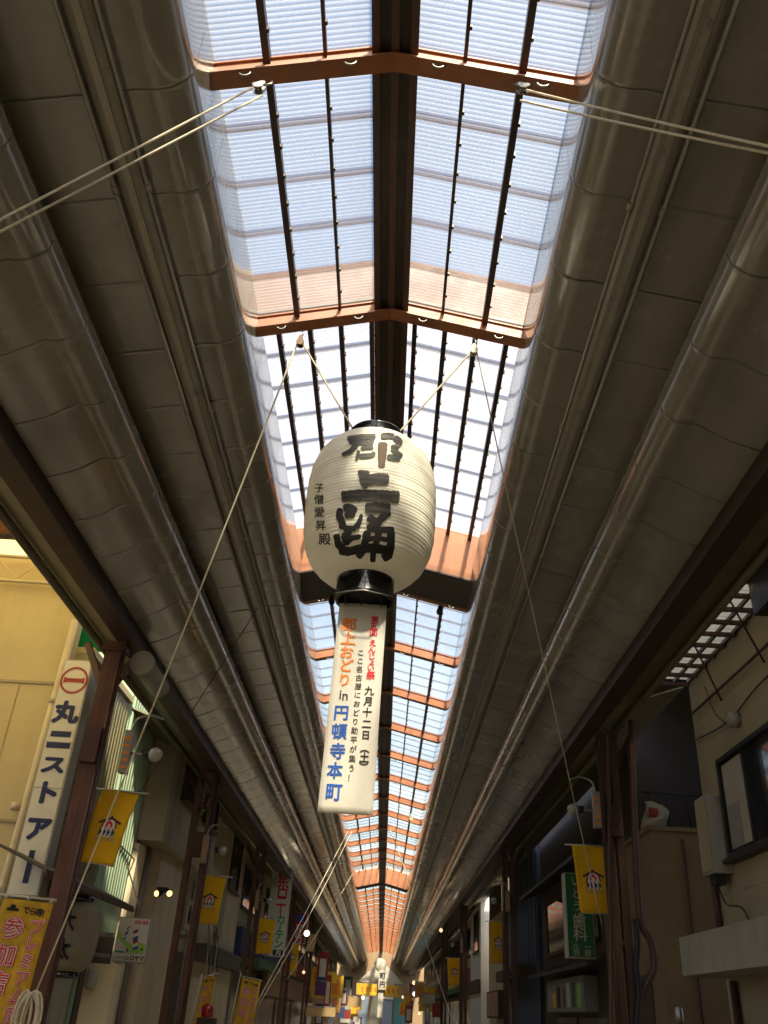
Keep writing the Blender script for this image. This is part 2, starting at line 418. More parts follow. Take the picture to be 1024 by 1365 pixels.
# wiring troughs with conduits
for side in (-1, 1):
    xx, zz = 1.88, ZC+5.155
    t = MB(); t.extrude_y([(XC+side*(xx-.085), zz+.06), (XC+side*(xx-.085), zz+.012), (XC+side*(xx-.06), zz-.012), (XC+side*(xx+.06), zz-.026), (XC+side*(xx+.085), zz-.010), (XC+side*(xx+.085), zz+.05)], Y0, YE)
    tr = t.build('wiring_trough', 'trough', roof)
    t = MB(); t.extrude_y([(XC+side*(xx-.025), zz-.020), (XC+side*(xx-.025), zz-.032), (XC+side*(xx+.025), zz-.042), (XC+side*(xx+.025), zz-.026)], Y0, YE, True); t.build('trough_lid', 'conduit', tr)
    for dx, rr in ((.125, .018), (-.105, .013)):
        t = MB(); zc = zz+.005-.2*dx
        t.tube([(XC+side*(xx+dx), Y0, zc), (XC+side*(xx+dx), YE, zc)], rr, 6); t.build('conduit', 'conduit', tr)
    cm = MB(); cm.tube([(0, 0, 0), (0, .07, 0)], .028, 8); cme = cm.mesh('coupling', 'conduit')
    for i in range(18):
        for dx in (.125, -.105):
            place('coupling', cme, tr, (XC+side*(xx+dx), 1.55+i*2.72, zz+.005-.2*dx))
# side edge beams (dark steel channel) and eave strips
for side in (-1, 1):
    e = MB(); e.box(*sorted((XC+side*3.205, XC+side*3.33)), Y0, YE, ZC+4.02, ZC+4.43)
    e.box(*sorted((XC+side*3.15, XC+side*3.40)), Y0, YE, ZC+3.985, ZC+4.017)
    e.build('edge_beam', 'edgebeam', roof)
    e = MB(); e.hexa([(XC+side*3.42, Y0, ZC+4.05), (XC+side*3.90, Y0, ZC+4.28), (XC+side*3.90, YE, ZC+4.28), (XC+side*3.42, YE, ZC+4.05),
                      (XC+side*3.42, Y0, ZC+4.13), (XC+side*3.90, Y0, ZC+4.36), (XC+side*3.90, YE, ZC+4.36), (XC+side*3.42, YE, ZC+4.13)])
    e.build('eave_strip', 'eave', roof)
    gl = MB(); gl.tube([(XC+side*3.86, Y0, ZC+4.19), (XC+side*3.86, YE, ZC+4.19)], .05, 8); gl.build('gutter', 'eave', roof)

for side, ya in ((-1, 15.2), (1, 12.7)):  # strips added over the side gaps to keep daylight off the fronts
    e = MB(); e.hexa([(XC+side*3.905, ya, ZC+4.30), (XC+side*4.62, ya, ZC+4.55), (XC+side*4.62, YE, ZC+4.55), (XC+side*3.905, YE, ZC+4.30),
                      (XC+side*3.905, ya, ZC+4.33), (XC+side*4.62, ya, ZC+4.58), (XC+side*4.62, YE, ZC+4.58), (XC+side*3.905, YE, ZC+4.33)])
    e.build('added_side_cover', 'eave', roof)
# rafters: each an I-beam bent over the ridge
def rafter_mesh():
    mb = MB()
    def half(s):
        a, b = (0, rz(0)), (s*EAVE, rz(EAVE))
        def slab(z0, z1, w):
            p = []
            for z in (z0, z1):
                p += [(0, -w, rz(0, z)), (s*EAVE, -w, rz(EAVE, z)), (s*EAVE, w, rz(EAVE, z)), (0, w, rz(0, z))]
            if s < 0: p = [p[3], p[2], p[1], p[0], p[7], p[6], p[5], p[4]]
            mb.hexa(p)
        slab(0, .020, .075); slab(.022, .176, .012); slab(.178, .195, .03)
    half(1); half(-1)
    return mb.mesh('rafter', 'rafter')
RM = rafter_mesh()
BAYS = []            # (y0, y1)
raf = [1.21, 3.93, 6.65]
ring = MB()
for i in range(12):
    a0 = math.pi*(.05+.9*i/11)
    pass
ringpts = [(.045*math.cos(a), 0, -.045*math.sin(a)) for a in [math.pi*i/10 for i in range(11)]]
ring = MB(); ring.tube(ringpts, .009, 6); RINGM = ring.mesh('hook_ring', 'steel')
gus = MB(); gus.hexa([(-.12, -.012, 0), (.12, -.012, 0), (.12, .012, 0), (-.12, .012, 0), (-.03, -.012, .13), (.03, -.012, .13), (.03, .012, .13), (-.03, .012, .13)])
def put_rafter(y):
    r = place('rafter', RM, roof, (XC, y, 0))
    for x in (-1.1, -.33, .33, 1.1):
        place('hook_ring', RINGM, r, (XC+x, y-.05, rz(x)-.002))
far_raf = [13.3+2.72*i for i in range(12)]            # 13.3 .. 43.2
far_raf2 = [52.0+2.72*i for i in range(22)]           # beyond the second raised roof
for y in [-1.51]+raf+far_raf+far_raf2: put_rafter(y)
# ridge beam: deep dark box with flanges
for (a, b, up) in ((Y0, 6.73, 0), (6.73, 12.2, 0.), (12.2, 46.0, 0), (46., YE, 0)):
    rb = MB(); zc = rz(0)
    rb.box(XC-.155, XC+.155, a+.002, b-.002, zc+.055, zc+.42)
    rbo = rb.build('ridge_beam', 'ridge', roof)
    for x0, x1 in ((-.175, -.115), (.115, .175), (-.03, .03)):
        rb = MB(); rb.box(XC+x0, XC+x1, a+.004, b-.004, zc+.026, zc+.052); rb.build('ridge_flange', 'ridge_flange', rbo)

# glazing bars and corrugated panes
def slope_bar(w, h, L, nm):
    mb = MB(); mb.box(-w/2, w/2, 0, L, 0, h)
    n = int(L/.29)
    for k in range(n): mb.box(w/2, w/2+.016, .12+k*.29, .15+k*.29, .005, h*.6)
    return mb.mesh('glazing_bar', 'glazebar')
GLZ = .20
def bay(y0, y1, bars, thick, ind, raised=0., npane=None, edge=1.5):
    global pane_count
    L = y1-y0
    key = (round(L, 2),)
    for s in (-1, 1):
        for i, x in enumerate(bars):
            th = i in thick
            place('glazing_bar', slopebars(L, th), roof, (XC+s*x, y0, rz(x, raised+GLZ-(.075 if th else .055))))
        xs = [.158]+list(bars)+[edge+.16]
        xs = sorted(set(xs))
        nrow = npane or max(1, round(L/.58)); rl = L/nrow
        for j in range(nrow):
            for a, b in zip(xs[:-1], xs[1:]):
                if b-a < .05: continue
                ax, bx = (a, b) if s > 0 else (-b, -a)
                me = panemesh(bx-ax, rl, 'pane_raised' if raised else 'pane', s)
                loc = (XC+ax, y0+j*rl, rz(ax, raised+GLZ+.012))
                if ind and pane_count < 296:
                    place('roof_pane', me, roof, loc); pane_count += 1
                else:
                    k = len(REST.v); REST.v += [(v.co.x+loc[0], v.co.y+loc[1], v.co.z+loc[2]) for v in me.vertices]
                    for p in me.polygons:
                        REST.cur = (2 if raised else 0) if p.material_index == 0 else 1
                        REST.face(tuple(k+q for q in p.vertices), True)
_sb, _pm = {}, {}
def slopebars(L, th):
    k = (round(L, 2), th)
    if k not in _sb: _sb[k] = slope_bar(.055 if th else .028, .075 if th else .055, L, 'b')
    return _sb[k]
def panemesh(w, l, mat, s, coarse=False):
    k = (round(w, 3), round(l, 3), mat, s)
    if k in _pm: return _pm[k]
    mb = MB(); per = .042; ln = l+.05; n = int(ln/per*4); z = -.235*w*s
    for i in range(n+1):
        y = ln*i/n; h = .006*math.sin(2*math.pi*y/per)+(-.010 if y > l else 0)
        mb.v += [(0.004, y, h), (w-.004, y, z+h)]
    for i in range(n):
        y = ln*(i+.5)/n
        mb.cur = 1 if (y < .055 or y > l-.03) else 0
        mb.face((2*i, 2*i+1, 2*i+3, 2*i+2), True)
    _pm[k] = mb.mesh('roof_pane', [mat, 'pane_edge']); return _pm[k]
pane_count = 0; REST = MB()
NB = (.53, .96, 1.40)
bay(3.93, 6.65, NB, (1,), True); bay(1.21, 3.93, NB, (1,), True)
RB = (.25, .60, .95, 1.30)
bay(6.72, 12.2, RB, (0, 1, 2, 3), True, .60, 9, edge=1.45)
for i in range(len(far_raf)-1):
    bay(far_raf[i], far_raf[i+1], NB, (1,), True)
bay(-1.51, 1.21, NB, (1,), False)
for k in range(10): bay(-1.51-2.72*(k+1), -1.51-2.72*k, NB, (1,), False)
bay(43.22, 46.0, NB, (1,), False)
bay(46.0, 51.0, RB, (), False, .60, 5)
for i in range(len(far_raf2)-1): bay(far_raf2[i], far_raf2[i+1], NB, (1,), False)
stuff(REST.build('roof_pane', ['pane', 'pane_edge', 'pane_raised'], roof))
# gables and soffits of the raised (sliding) roof sections
def gable(y, z0, z1, nm='gable_plate', mt='plate', th=.02):
    for s in (-1, 1):
        g = MB(); p = []
        for z in (z0, z1):
            q = [(XC, y, rz(0, z)), (XC+s*1.66, y, rz(1.66, z)), (XC+s*1.66, y+th, rz(1.66, z)), (XC, y+th, rz(0, z))]
            p += q if s > 0 else [q[3], q[2], q[1], q[0]]
        g.hexa(p); gp = g.build(nm, mt, roof)
        t = MB()
        q = []
        for z in (z0-.03, z0-.002):
            r_ = [(XC+s*.17, y-.02, rz(.17, z)), (XC+s*1.6, y-.02, rz(1.6, z)), (XC+s*1.6, y+.04, rz(1.6, z)), (XC+s*.17, y+.04, rz(.17, z))]
            q += r_ if s > 0 else [r_[3], r_[2], r_[1], r_[0]]
        t.hexa(q); t.build('gable_trim', 'ridge', gp)
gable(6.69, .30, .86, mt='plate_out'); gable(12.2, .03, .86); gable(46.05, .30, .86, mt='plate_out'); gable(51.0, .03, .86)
for (ya, yb) in ((12.22, 13.2), (51.02, 51.9)):
    for s in (-1, 1):
        so_ = MB(); n = 18
        prof = []
        for i in range(n+1):
            y = ya+(yb-ya)*i/n
            for dy, dz in ((0, 0), (.02, -.014)): prof.append((y+dy*1.0, dz))
        k0 = len(so_.v)
        for (y, dz) in prof: so_.v += [(XC+s*.16, y, rz(.16, dz)), (XC+s*1.64, y, rz(1.64, dz))]
        for i in range(len(prof)-1): so_.face((2*i, 2*i+1, 2*i+3, 2*i+2))
        so_.build('ribbed_soffit', 'soffit', roof)
# raised section side walls
for (ya, yb) in ((6.72, 12.2), (46.06, 51.)):
    for s in (-1, 1):
        w_ = MB(); w_.box(*sorted((XC+s*1.60, XC+s*1.62)), ya, yb, rz(1.62)+.2, rz(1.62, .85)); w_.build('kerb_upstand', 'panel', roof)
        w_ = MB(); w_.box(*sorted((XC+s*1.50, XC+s*1.58)), ya, yb, rz(1.62, .74), rz(1.62, .80)); w_.build('slide_rail', 'galv', roof)
# round rain duct slung under the left edge beam
d = MB(); c0 = P(190, 884, X=-3.30); d.tube([c0, c0+Vector((0, 1.0, 0))], .14, 16)
rd = d.build('rain_duct', 'pipe_gray', roof)
d = MB(); d.tube([c0+Vector((0, -.03, 0)), c0+Vector((0, .05, 0))], .16, 16); d.build('duct_collar', 'pipe_gray', rd)

# ================================================================== pillars
def pillar(y, side, label, x=None, gap=.15, braces=True, mat='pillar'):
    x = x if x is not None else XC+side*3.42
    t = thing('arcade_pillar', label, 'pillar', (x, y, 0), 'arcade pillars')
    for k in (-1, 1):
        p = MB(); px = x+k*gap/2
        for w, d_, o_ in ((.11, .014, -.065), (.11, .014, .065), (.012, .114, 0)):
            p.box(px-w/2, px+w/2, y+o_-d_/2, y+o_+d_/2, 0, ZC+3.98)
        p.build('post', mat, t)
    for zz in (1.2, 2.6, 4.0, 5.2):
        b = MB(); b.box(x-gap/2+.008, x+gap/2-.008, y-.045, y+.045, zz, zz+.06); b.build('batten_plate', mat, t)
    c = MB(); c.box(x-.15, x+.15, y-.10, y+.10, ZC+3.86, ZC+3.983); c.build('capital', mat, t)
    if braces:
        b = MB(); b.bar((x, y, ZC+3.25), (x+side*.42, y+.1, ZC+4.0), .08, .08, (0, 1, 0)); b.build('strut', mat, t)
        b = MB(); b.bar((x, y+.07, ZC+3.35), (x, y+.75, ZC+4.0), .07, .07, (1, 0, 0)); b.build('strut', mat, t)
    for k, rr in ((.09, .022), (.15, .014)):
        b = MB(); xx = x-side*(gap/2+k*.6); b.tube([(xx, y-.075, 0), (xx, y-.075, ZC+3.9)], rr, 6); b.build('cable_pipe', 'pillar_dk', t)
    b = MB(); b.box(x-.10, x+.10, y-.17, y-.065, ZC+2.42, ZC+2.84); b.build('junction_box', 'pillar_dk', t)
    return t
PL = [pillar(10.6, -1, 'brown twin-post arcade pillar beside the tall white and blue store sign', gap=.113),
      pillar(17.6, -1, 'brown twin-post arcade pillar left of the second yellow flag', gap=.30),
      pillar(26.4, -1, 'brown arcade pillar beside the third left yellow flag', gap=.18),
      pillar(36.8, -1, 'far brown arcade pillar at the small fourth left flag'),
      pillar(47.6, -1, 'distant thin left arcade pillar beyond the red sign')]
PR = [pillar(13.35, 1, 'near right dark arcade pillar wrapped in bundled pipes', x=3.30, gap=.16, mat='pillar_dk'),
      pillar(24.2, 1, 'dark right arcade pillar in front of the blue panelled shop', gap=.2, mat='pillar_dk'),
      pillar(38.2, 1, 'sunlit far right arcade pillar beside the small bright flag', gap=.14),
      pillar(50.0, 1, 'distant thin right arcade pillar past the bright flag')]
for s in (-1, 1):
    pillar(2.4, s, ('left' if s < 0 else 'right')+' arcade pillar nearest the viewer, outside the picture')
# bent drain pipes on the near right pillar
for k, (a, b) in enumerate((((840, 1000), .035), ((833, 1000), .022))):
    pass
t = PR[0]
pts = [P(842, 960, Y=13.2), P(846, 1100, Y=13.2), P(851, 1200, Y=13.2), P(856, 1235, Y=13.2), P(868, 1255, Y=13.2), P(872, 1290, Y=13.2), P(860, 1315, Y=13.2), P(850, 1345, Y=13.2), P(850, 1400, Y=13.2)]
b = MB(); b.tube(smooth(pts), .05, 8); b.build('drain_pipe', 'pillar_dk', t)
pts = [P(846, 1225, Y=13.15), P(850, 1255, Y=13.15), P(848, 1290, Y=13.15), P(852, 1320, Y=13.15), P(849, 1365, Y=13.15), P(850, 1420, Y=13.15)]
b = MB(); b.tube(smooth(pts), .04, 8); b.build('cable_bundle', 'black', t)
b = MB(); b.tube(smooth([P(795, 945, Y=13.15), P(798, 965, Y=13.15), P(808, 980, Y=13.15), P(811, 1010, Y=13.15), P(815, 1400, Y=13.15)]), .028, 8); b.build('drain_pipe', 'pillar_dk', t)

# pillar lamps: box, arm, frosted globe
def pillar_lamp(px, py, Y, side, label, box=None, hood=True):
    c = P(px, py, Y=Y); t = thing('pillar_lamp', label, 'lamp', c, 'globe lamps on the pillars')
    s = -side
    g = MB(); prof = [(.02, -.09)]+[(.085*math.sin(R_(a)), -.085*math.cos(R_(a))) for a in range(20, 180, 16)]; g.lathe(prof, c, 14, axis=(s, -.2, -.1)); g.build('globe', 'bulb_off', t)
    g = MB(); g.lathe([(.05, -.16), (.055, -.06)], c, 12, axis=(s, -.2, -.1)); g.build('socket', 'black', t)
    g = MB(); g.tube([c-Vector((s*.30, 0, 0)), c-Vector((s*.10, 0, 0))], .02, 6); g.build('arm', 'steel', t)
    g = MB(); x0 = c.x-s*.34
    g.box(x0-.05, x0+.05, c.y-.07, c.y+.05, c.z-.24, c.z+.26); b_ = g.build('lamp_box', 'pipe_gray', t)
    for k in range(5):
        g = MB(); g.box(x0-.042, x0+.042, c.y-.078, c.y-.0735, c.z-.20+k*.085, c.z-.165+k*.085); g.build('louvre', 'c_orange', b_)
    if hood:
        g = MB(); g.tube(smooth([Vector((x0, c.y, c.z+.26)), Vector((x0+s*.05, c.y, c.z+.42)), Vector((x0+s*.22, c.y, c.z+.47)), Vector((x0+s*.36, c.y, c.z+.43))]), .016, 6); g.build('hood_arm', 'steel', t)
    return t
pillar_lamp(207, 1006, 10.4, -1, 'frosted globe lamp on bracket above the nearest left yellow flag')
pillar_lamp(297, 1134, 17.4, -1, 'globe lamp on white bracket above the second left flag')
pillar_lamp(359, 1201, 26.2, -1, 'small globe lamp beside the red and green curtain sign')
pillar_lamp(764, 1079, 13.1, 1, 'dim globe lamp with orange slatted box above the near right flag')
pillar_lamp(659, 1201, 24.0, 1, 'small globe lamp above the middle right flag')
pillar_lamp(604, 1260, 38.0, 1, 'tiny globe lamp above the bright far right flag')

# ================================================================== lantern with its banner
LY = 6.65
lc = P(498, 690, Y=LY); LX = -.305
ZB, ZT = ZC+3.17, ZC+4.56             # paper body
lan = thing('paper_lantern', 'giant white paper lantern with black brush characters hanging under the skylight', 'lantern', (LX, LY, ZC+2.98))
def lan_r(z):
    t = (z-ZB)/(ZT-ZB)*2-1
    r = .245+.335*(max(0, 1-abs(t)**3.3))**.56
    return r
prof = []; NR = 46
for i in range(NR*4+1):
    z = ZB+(ZT-ZB)*i/(NR*4); ph = (i % 4)/4
    prof.append((lan_r(z)-(.0030+.0030*((i//4*37) % 11)/11)*(1-abs(math.cos(math.pi*ph)))+.002*math.sin(i*.37), z-ZB+.002*math.sin(i*.9)))
b = MB(); b.lathe(prof, (LX, LY, ZB), 72, caps=False); body = b.build('paper_body', 'paper', lan)
for i in range(1, 0): pass
def ringpart(nm, z0, z1, r, m_='lacquer'):
    b = MB(); b.lathe([(r-.02, z0), (r, z0), (r+.004, z0+.012), (r, z0+.024), (r, z1-.02), (r+.004, z1-.01), (r-.002, z1), (r-.02, z1), (r-.02, z0)], (LX, LY, 0), 40, caps=False); return b.build(nm, m_, lan)
ringpart('bottom_ring', ZC+2.98, ZC+3.18, .245); ringpart('top_ring', ZC+4.55, ZC+4.70, .245)
b = MB(); b.lathe([(.001, ZC+3.05), (.226, ZC+3.05), (.226, ZC+3.06), (.001, ZC+3.06)], (LX, LY, 0), 32, caps=False); b.build('base_disc', 'black', lan)
for s in (-1, 1):
    b = MB(); b.tube([(LX+s*.23, LY, ZC+4.67), (LX+s*.2, LY, ZC+4.73), (LX+s*.17, LY, ZC+4.67)], .008, 6); b.build('hanging_eye', 'steel', lan)
b = MB(); b.tube([(LX-.235, LY-.12, ZC+3.0), (LX-.1, LY-.26, ZC+2.96), (LX+.0, LY-.27, ZC+2.97), (LX+.12, LY-.25, ZC+2.955), (LX+.24, LY-.1, ZC+3.0)], .006, 6); b.build('tie_cord', 'steel', lan)
def on_lantern(px, py, lift=.006):
    d = (P(px, py, Y=LY)-CAM).normalized(); t = 5.0
    for _ in range(220):
        q = CAM+d*t; r = math.hypot(q.x-LX, q.y-LY)
        if ZB < q.z < ZT and r < lan_r(q.z)+lift:
            lo, hi = t-.016, t
            for _k in range(12):
                md = (lo+hi)/2; q = CAM+d*md
                if math.hypot(q.x-LX, q.y-LY) < lan_r(q.z)+lift: hi = md
                else: lo = md
            return CAM+d*hi
        t += .016
    q = CAM+d*((LY-.3)/d.y); return q
def brush(mb, strokes):
    for st in strokes:
        wd, pts = st[0], st[1:]
        w0, w1 = wd if isinstance(wd, tuple) else (wd, wd); w0 *= 1.34; w1 *= 1.34
        pp = []
        for a, c in zip(pts[:-1], pts[1:]):
            n = max(2, int(math.hypot(c[0]-a[0], c[1]-a[1])/14))
            pp += [(a[0]+(c[0]-a[0])*i/n, a[1]+(c[1]-a[1])*i/n) for i in range(n)]
        pp.append(pts[-1]); N = len(pp); base = len(mb.v)
        sm = [((pp[max(0, i-1)][0]+2*pp[i][0]+pp[min(N-1, i+1)][0])/4, (pp[max(0, i-1)][1]+2*pp[i][1]+pp[min(N-1, i+1)][1])/4) for i in range(N)]
        for i, (x, y) in enumerate(sm):
            dx = sm[min(N-1, i+1)][0]-sm[max(0, i-1)][0]; dy = sm[min(N-1, i+1)][1]-sm[max(0, i-1)][1]; L = math.hypot(dx, dy) or 1
            w = (w0+(w1-w0)*i/(N-1))/2*(.62 if i in (0, N-1) else 1)*random.uniform(.92, 1.08)
            for k in (-1, -.33, .33, 1):
                q = on_lantern(400+(x-dy/L*w*k)/5.12, 560+(y+dx/L*w*k)/5.12, on_l+.00012*STK[0]); mb.v.append(tuple(q))
        STK[0] += 1
        for i in range(N-1):
            for k in range(3): mb.face((base+4*i+k, base+4*i+k+1, base+4*i+k+5, base+4*i+k+4))
STK = [0]; on_l = .007
b = MB()
brush(b, [(28, (318, 128), (400, 116), (520, 108)), (24, (330, 150), (420, 152), (498, 158)), (26, (498, 108), (486, 150), (470, 190)),
          ((34, 22), (405, 105), (385, 165), (345, 215), (282, 240)), ((20, 16), (402, 200), (395, 235), (384, 276)), (18, (410, 196), (455, 186), (505, 190)), (24, (508, 212), (498, 238), (450, 242), (398, 246)),
          (32, (548, 112), (600, 104), (648, 112)), ((34, 26), (640, 112), (688, 150), (660, 182), (618, 188)), ((20, 38), (622, 188), (662, 226), (694, 258)), (26, (690, 264), (640, 256), (590, 246))])
b.build('character', 'ink_gray', body)
b = MB(); brush(b, [((52, 34), (566, 146), (562, 230), (556, 326))]); b.build('character_stroke', 'ink_faded', body)
b = MB(); brush(b, [((66, 28), (436, 338), (432, 380), (446, 470)), (58, (432, 412), (520, 400), (612, 404)), ((58, 64), (278, 524), (420, 512), (560, 518), (684, 528))]); b.build('character', 'ink_gray', body)
b = MB()
brush(b, [((34, 40), (278, 596), (266, 650), (288, 700), (296, 748)), (46, (290, 606), (330, 596), (386, 632)), (32, (300, 652), (380, 640)), (34, (290, 738), (340, 742), (388, 738)), ((16, 34), (422, 636), (408, 690), (378, 740)),
          ((30, 52), (352, 744), (300, 800), (344, 846)), ((34, 44), (246, 774), (262, 850), (300, 886)), (28, (318, 814), (420, 792)), (46, (262, 884), (330, 898), (410, 880), (500, 872), (600, 890)),
          (34, (452, 742), (540, 748), (648, 752)), ((42, 36), (462, 750), (446, 830), (430, 890), (392, 944)), ((40, 48), (622, 752), (620, 850), (604, 922), (560, 948)), (28, (456, 812), (540, 806), (606, 820)),
          ((36, 30), (542, 740), (524, 830), (500, 900), (496, 974)), ((44, 34), (612, 620), (560, 668), (500, 716), (456, 742)), ((44, 36), (462, 656), (510, 690), (556, 722))])
b.build('character', 'ink', body)
b = MB(); brush(b, [(54, (440, 604), (520, 598), (622, 602))]); b.build('character_stroke', 'ink_gray', body)
b = MB()
for ch, cx, cy, w in (('子', 130, 462, 66), ('僧', 130, 540, 70), ('愛', 132, 628, 74), ('昇', 140, 718, 74), ('殿', 168, 812, 86)):
    letters(b, [(ch, cx, cy, w, w)], lambda u, v: on_lantern(400+u/5.12, 560+v/5.12, .008), bold=.018)
b.build('small_characters', 'ink', body)
# banner hanging from the lantern
TL, TR, BR, BL = P(453, 804, Y=LY), P(516, 806, Y=LY), P(497, 1087, Y=LY), P(423, 1083, Y=LY)
def bil(TL, TR, BR, BL, bulge=.0, wave=.0):
    nrm = (TR-TL).cross(BL-TL).normalized()
    if nrm.dot(CAM-TL) < 0: nrm = -nrm
    def f(u, v, lift=0.):
        p = TL*(1-u)*(1-v)+TR*u*(1-v)+BR*u*v+BL*(1-u)*v
        return p+nrm*(bulge*math.sin(math.pi*v)+wave*math.sin(5*u+7*v)+lift)
    return f
def sheet(fn, nu, nv, th=.003):
    mb = MB()
    for l in (0, -th):
        for j in range(nv+1):
            for i in range(nu+1): mb.v.append(tuple(fn(i/nu, j/nv, l)))
    k = (nu+1)*(nv+1)
    for j in range(nv):
        for i in range(nu):
            a = j*(nu+1)+i; mb.face((a, a+1, a+nu+2, a+nu+1), True); mb.face((k+a, k+a+nu+1, k+a+nu+2, k+a+1), True)
    for j in range(nv):
        a = j*(nu+1); mb.face((a, a+nu+1, k+a+nu+1, k+a)); a += nu; mb.face((a, k+a, k+a+nu+1, a+nu+1))
    for i in range(nu):
        mb.face((i, k+i, k+i+1, i+1)); a = nv*(nu+1)+i; mb.face((a, a+1, k+a+1, k+a))
    return mb
bf = bil(TL, TR, BR, BL, .015, .008)
ban = thing('festival_banner', 'long white cloth banner with orange, red and blue writing below the big lantern', 'banner', (BL+BR)/2)
cl = sheet(bf, 8, 30).build('cloth', 'cloth_white', ban)
bl = lambda u, v: bf(u, v, .004)
def uvpx(x, y):     # crop pixel -> banner (u, v)
    px, py = 360+x/3.413, 780+y/3.413
    v = (py-(804+2*(px-453)/63))/(280.)
    v = max(0, min(1, v)); xl = 453-30*v; xr = 516-19*v
    return (px-xl)/(xr-xl), v
def crop_items(lst, sl=.0):
    out = []
    for ch, x, y, w in lst:
        u, v = uvpx(x, y); wd = (63+11*v)*3.413
        out.append((ch, u, v, w/wd, w/(280*3.413), ch in 'ー（）', sl))
    return out
def ban_text(nm, lst, mt, bold=.03): 
    for it in crop_items(lst):
        x = MB(); letters(x, [it], bl, bold); o = x.build('character', mt, cl); o['label'] = nm.replace('_', ' ')+' character on the banner'
ban_text('orange_writing', [('郡', 360, 193, 70), ('上', 356, 262, 70), ('お', 347, 330, 66), ('ど', 345, 392, 68), ('り', 337, 460, 66)], 'orange_print', .026)
ban_text('latin_word', [('i', 318, 526, 62), ('n', 340, 530, 62)], 'black_print', .01)
ban_text('blue_writing', [('円', 322, 610, 72), ('頓', 313, 694, 74), ('寺', 306, 780, 74), ('本', 294, 862, 74), ('町', 290, 950, 78)], 'blue_print', .028)
ban_text('red_writing', [('第', 477, 165, 38), ('五', 472, 198, 38), ('回', 470, 230, 38), ('え', 466, 282, 36), ('ん', 462, 316, 36), ('じ', 461, 348, 36), ('ょ', 462, 376, 34), ('い', 456, 404, 36), ('祭', 456, 440, 42)], 'red_print', .03)
ban_text('date_writing', [('九', 450, 512, 44), ('月', 446, 560, 44), ('十', 440, 610, 44), ('二', 438, 662, 44), ('日', 434, 710, 42), ('（', 430, 766, 44), ('土', 428, 806, 46), ('）', 424, 846, 44)], 'black_print', .028)
ban_text('small_writing', [(c, 412-i*(412-366)/14.2, 330+i*40.2, 33) for i, c in enumerate('ここ名古屋におどり助平が集う！')], 'black_print', .016)
for u in (.12, .45, .88):
    b = MB(); p0 = bf(u, .012, .004); b.tube([p0, p0+Vector((0, -.01, .06)), Vector((p0.x, LY-.1, ZC+3.02))], .007, 6); b.build('tie', 'black', ban)

# ================================================================== ropes and pulleys
def pulley(c, label, mat='wood_pulley', tilt=(0, 0, -1), size=1., group='rope pulleys on the rafters'):
    c = Vector(c); t = thing('rope_pulley', label, 'pulley', c, group)
    ax = Vector(tilt).normalized(); s = size
    side = Vector((0, 1, 0)); w = ax.cross(side).normalized()
    for k in (-1, 1):
        b = MB(); o_ = side*(.022*k*s); n = 14; base = len(b.v)
        for l in (0, .010*k*s):
            for i in range(n):
                a = 2*math.pi*i/n; r = (.055 if math.cos(a) > 0 else .07)*s
                q = c+o_+side*l+w*(math.sin(a)*(.042 if math.cos(a) > -.2 else .028)*s)+ax*(.09*s+math.cos(a)*r)
                b.v.append(tuple(q))
        for i in range(n): j = (i+1) % n; b.face((i, j, n+j, n+i))
        b.face(tuple(range(n))); b.face(tuple(range(n, 2*n))[::-1])
        b.build('cheek', mat, t)
    b = MB(); b.lathe([(.03*s, -.015*s), (.022*s, 0), (.03*s, .015*s)], c+ax*.1*s, 12, axis=side); b.build('sheave', 'steel', t)
    b = MB(); b.tube([c-ax*.06*s, c-ax*.03*s+w*.02, c+ax*.03*s], .008*s, 6); b.build('shackle', 'steel', t)
    return t
def rope(pts, r, label, mat='rope', sag=0., n=14, name='rope', cat='rope', group=None):
    pts = [Vector(p) for p in pts]
    if len(pts) == 2: pts = [pts[0].lerp(pts[1], i/n)-Vector((0, 0, sag*4*(i/n)*(1-i/n))) for i in range(n+1)]
    b = MB(); b.tube(pts, r, 7); return b.build_top(name, mat, label, cat, group)
pl = P(402, 447, Y=LY); pr_ = P(632, 458, Y=LY)
pulley(pl, 'brown wooden pulley hanging on the rafter left above the big lantern', 'plaster_wood')
pulley(pr_, 'pale wooden pulley hanging on the rafter right above the big lantern')
rope([pl+Vector((.02, 0, -.10)), (LX-.2, LY, ZC+4.72)], .009, 'thin rope from left pulley to the big lantern top')
rope([pr_+Vector((-.02, 0, -.10)), (LX+.2, LY, ZC+4.72)], .009, 'thin rope from right pulley to the big lantern top')
tieL = P(45, 1330, X=-3.48); tieR = P(803, 1235, X=3.0)
rope([pl+Vector((-.03, 0, -.11)), tieL], .009, 'long pale rope slanting from left pulley down to the coiled rope', 'rope_pale', .10)
rope([pr_+Vector((.03, 0, -.11)), tieR], .006, 'thin rope slanting from right pulley down past the near right flag', 'rope_pale', .06)
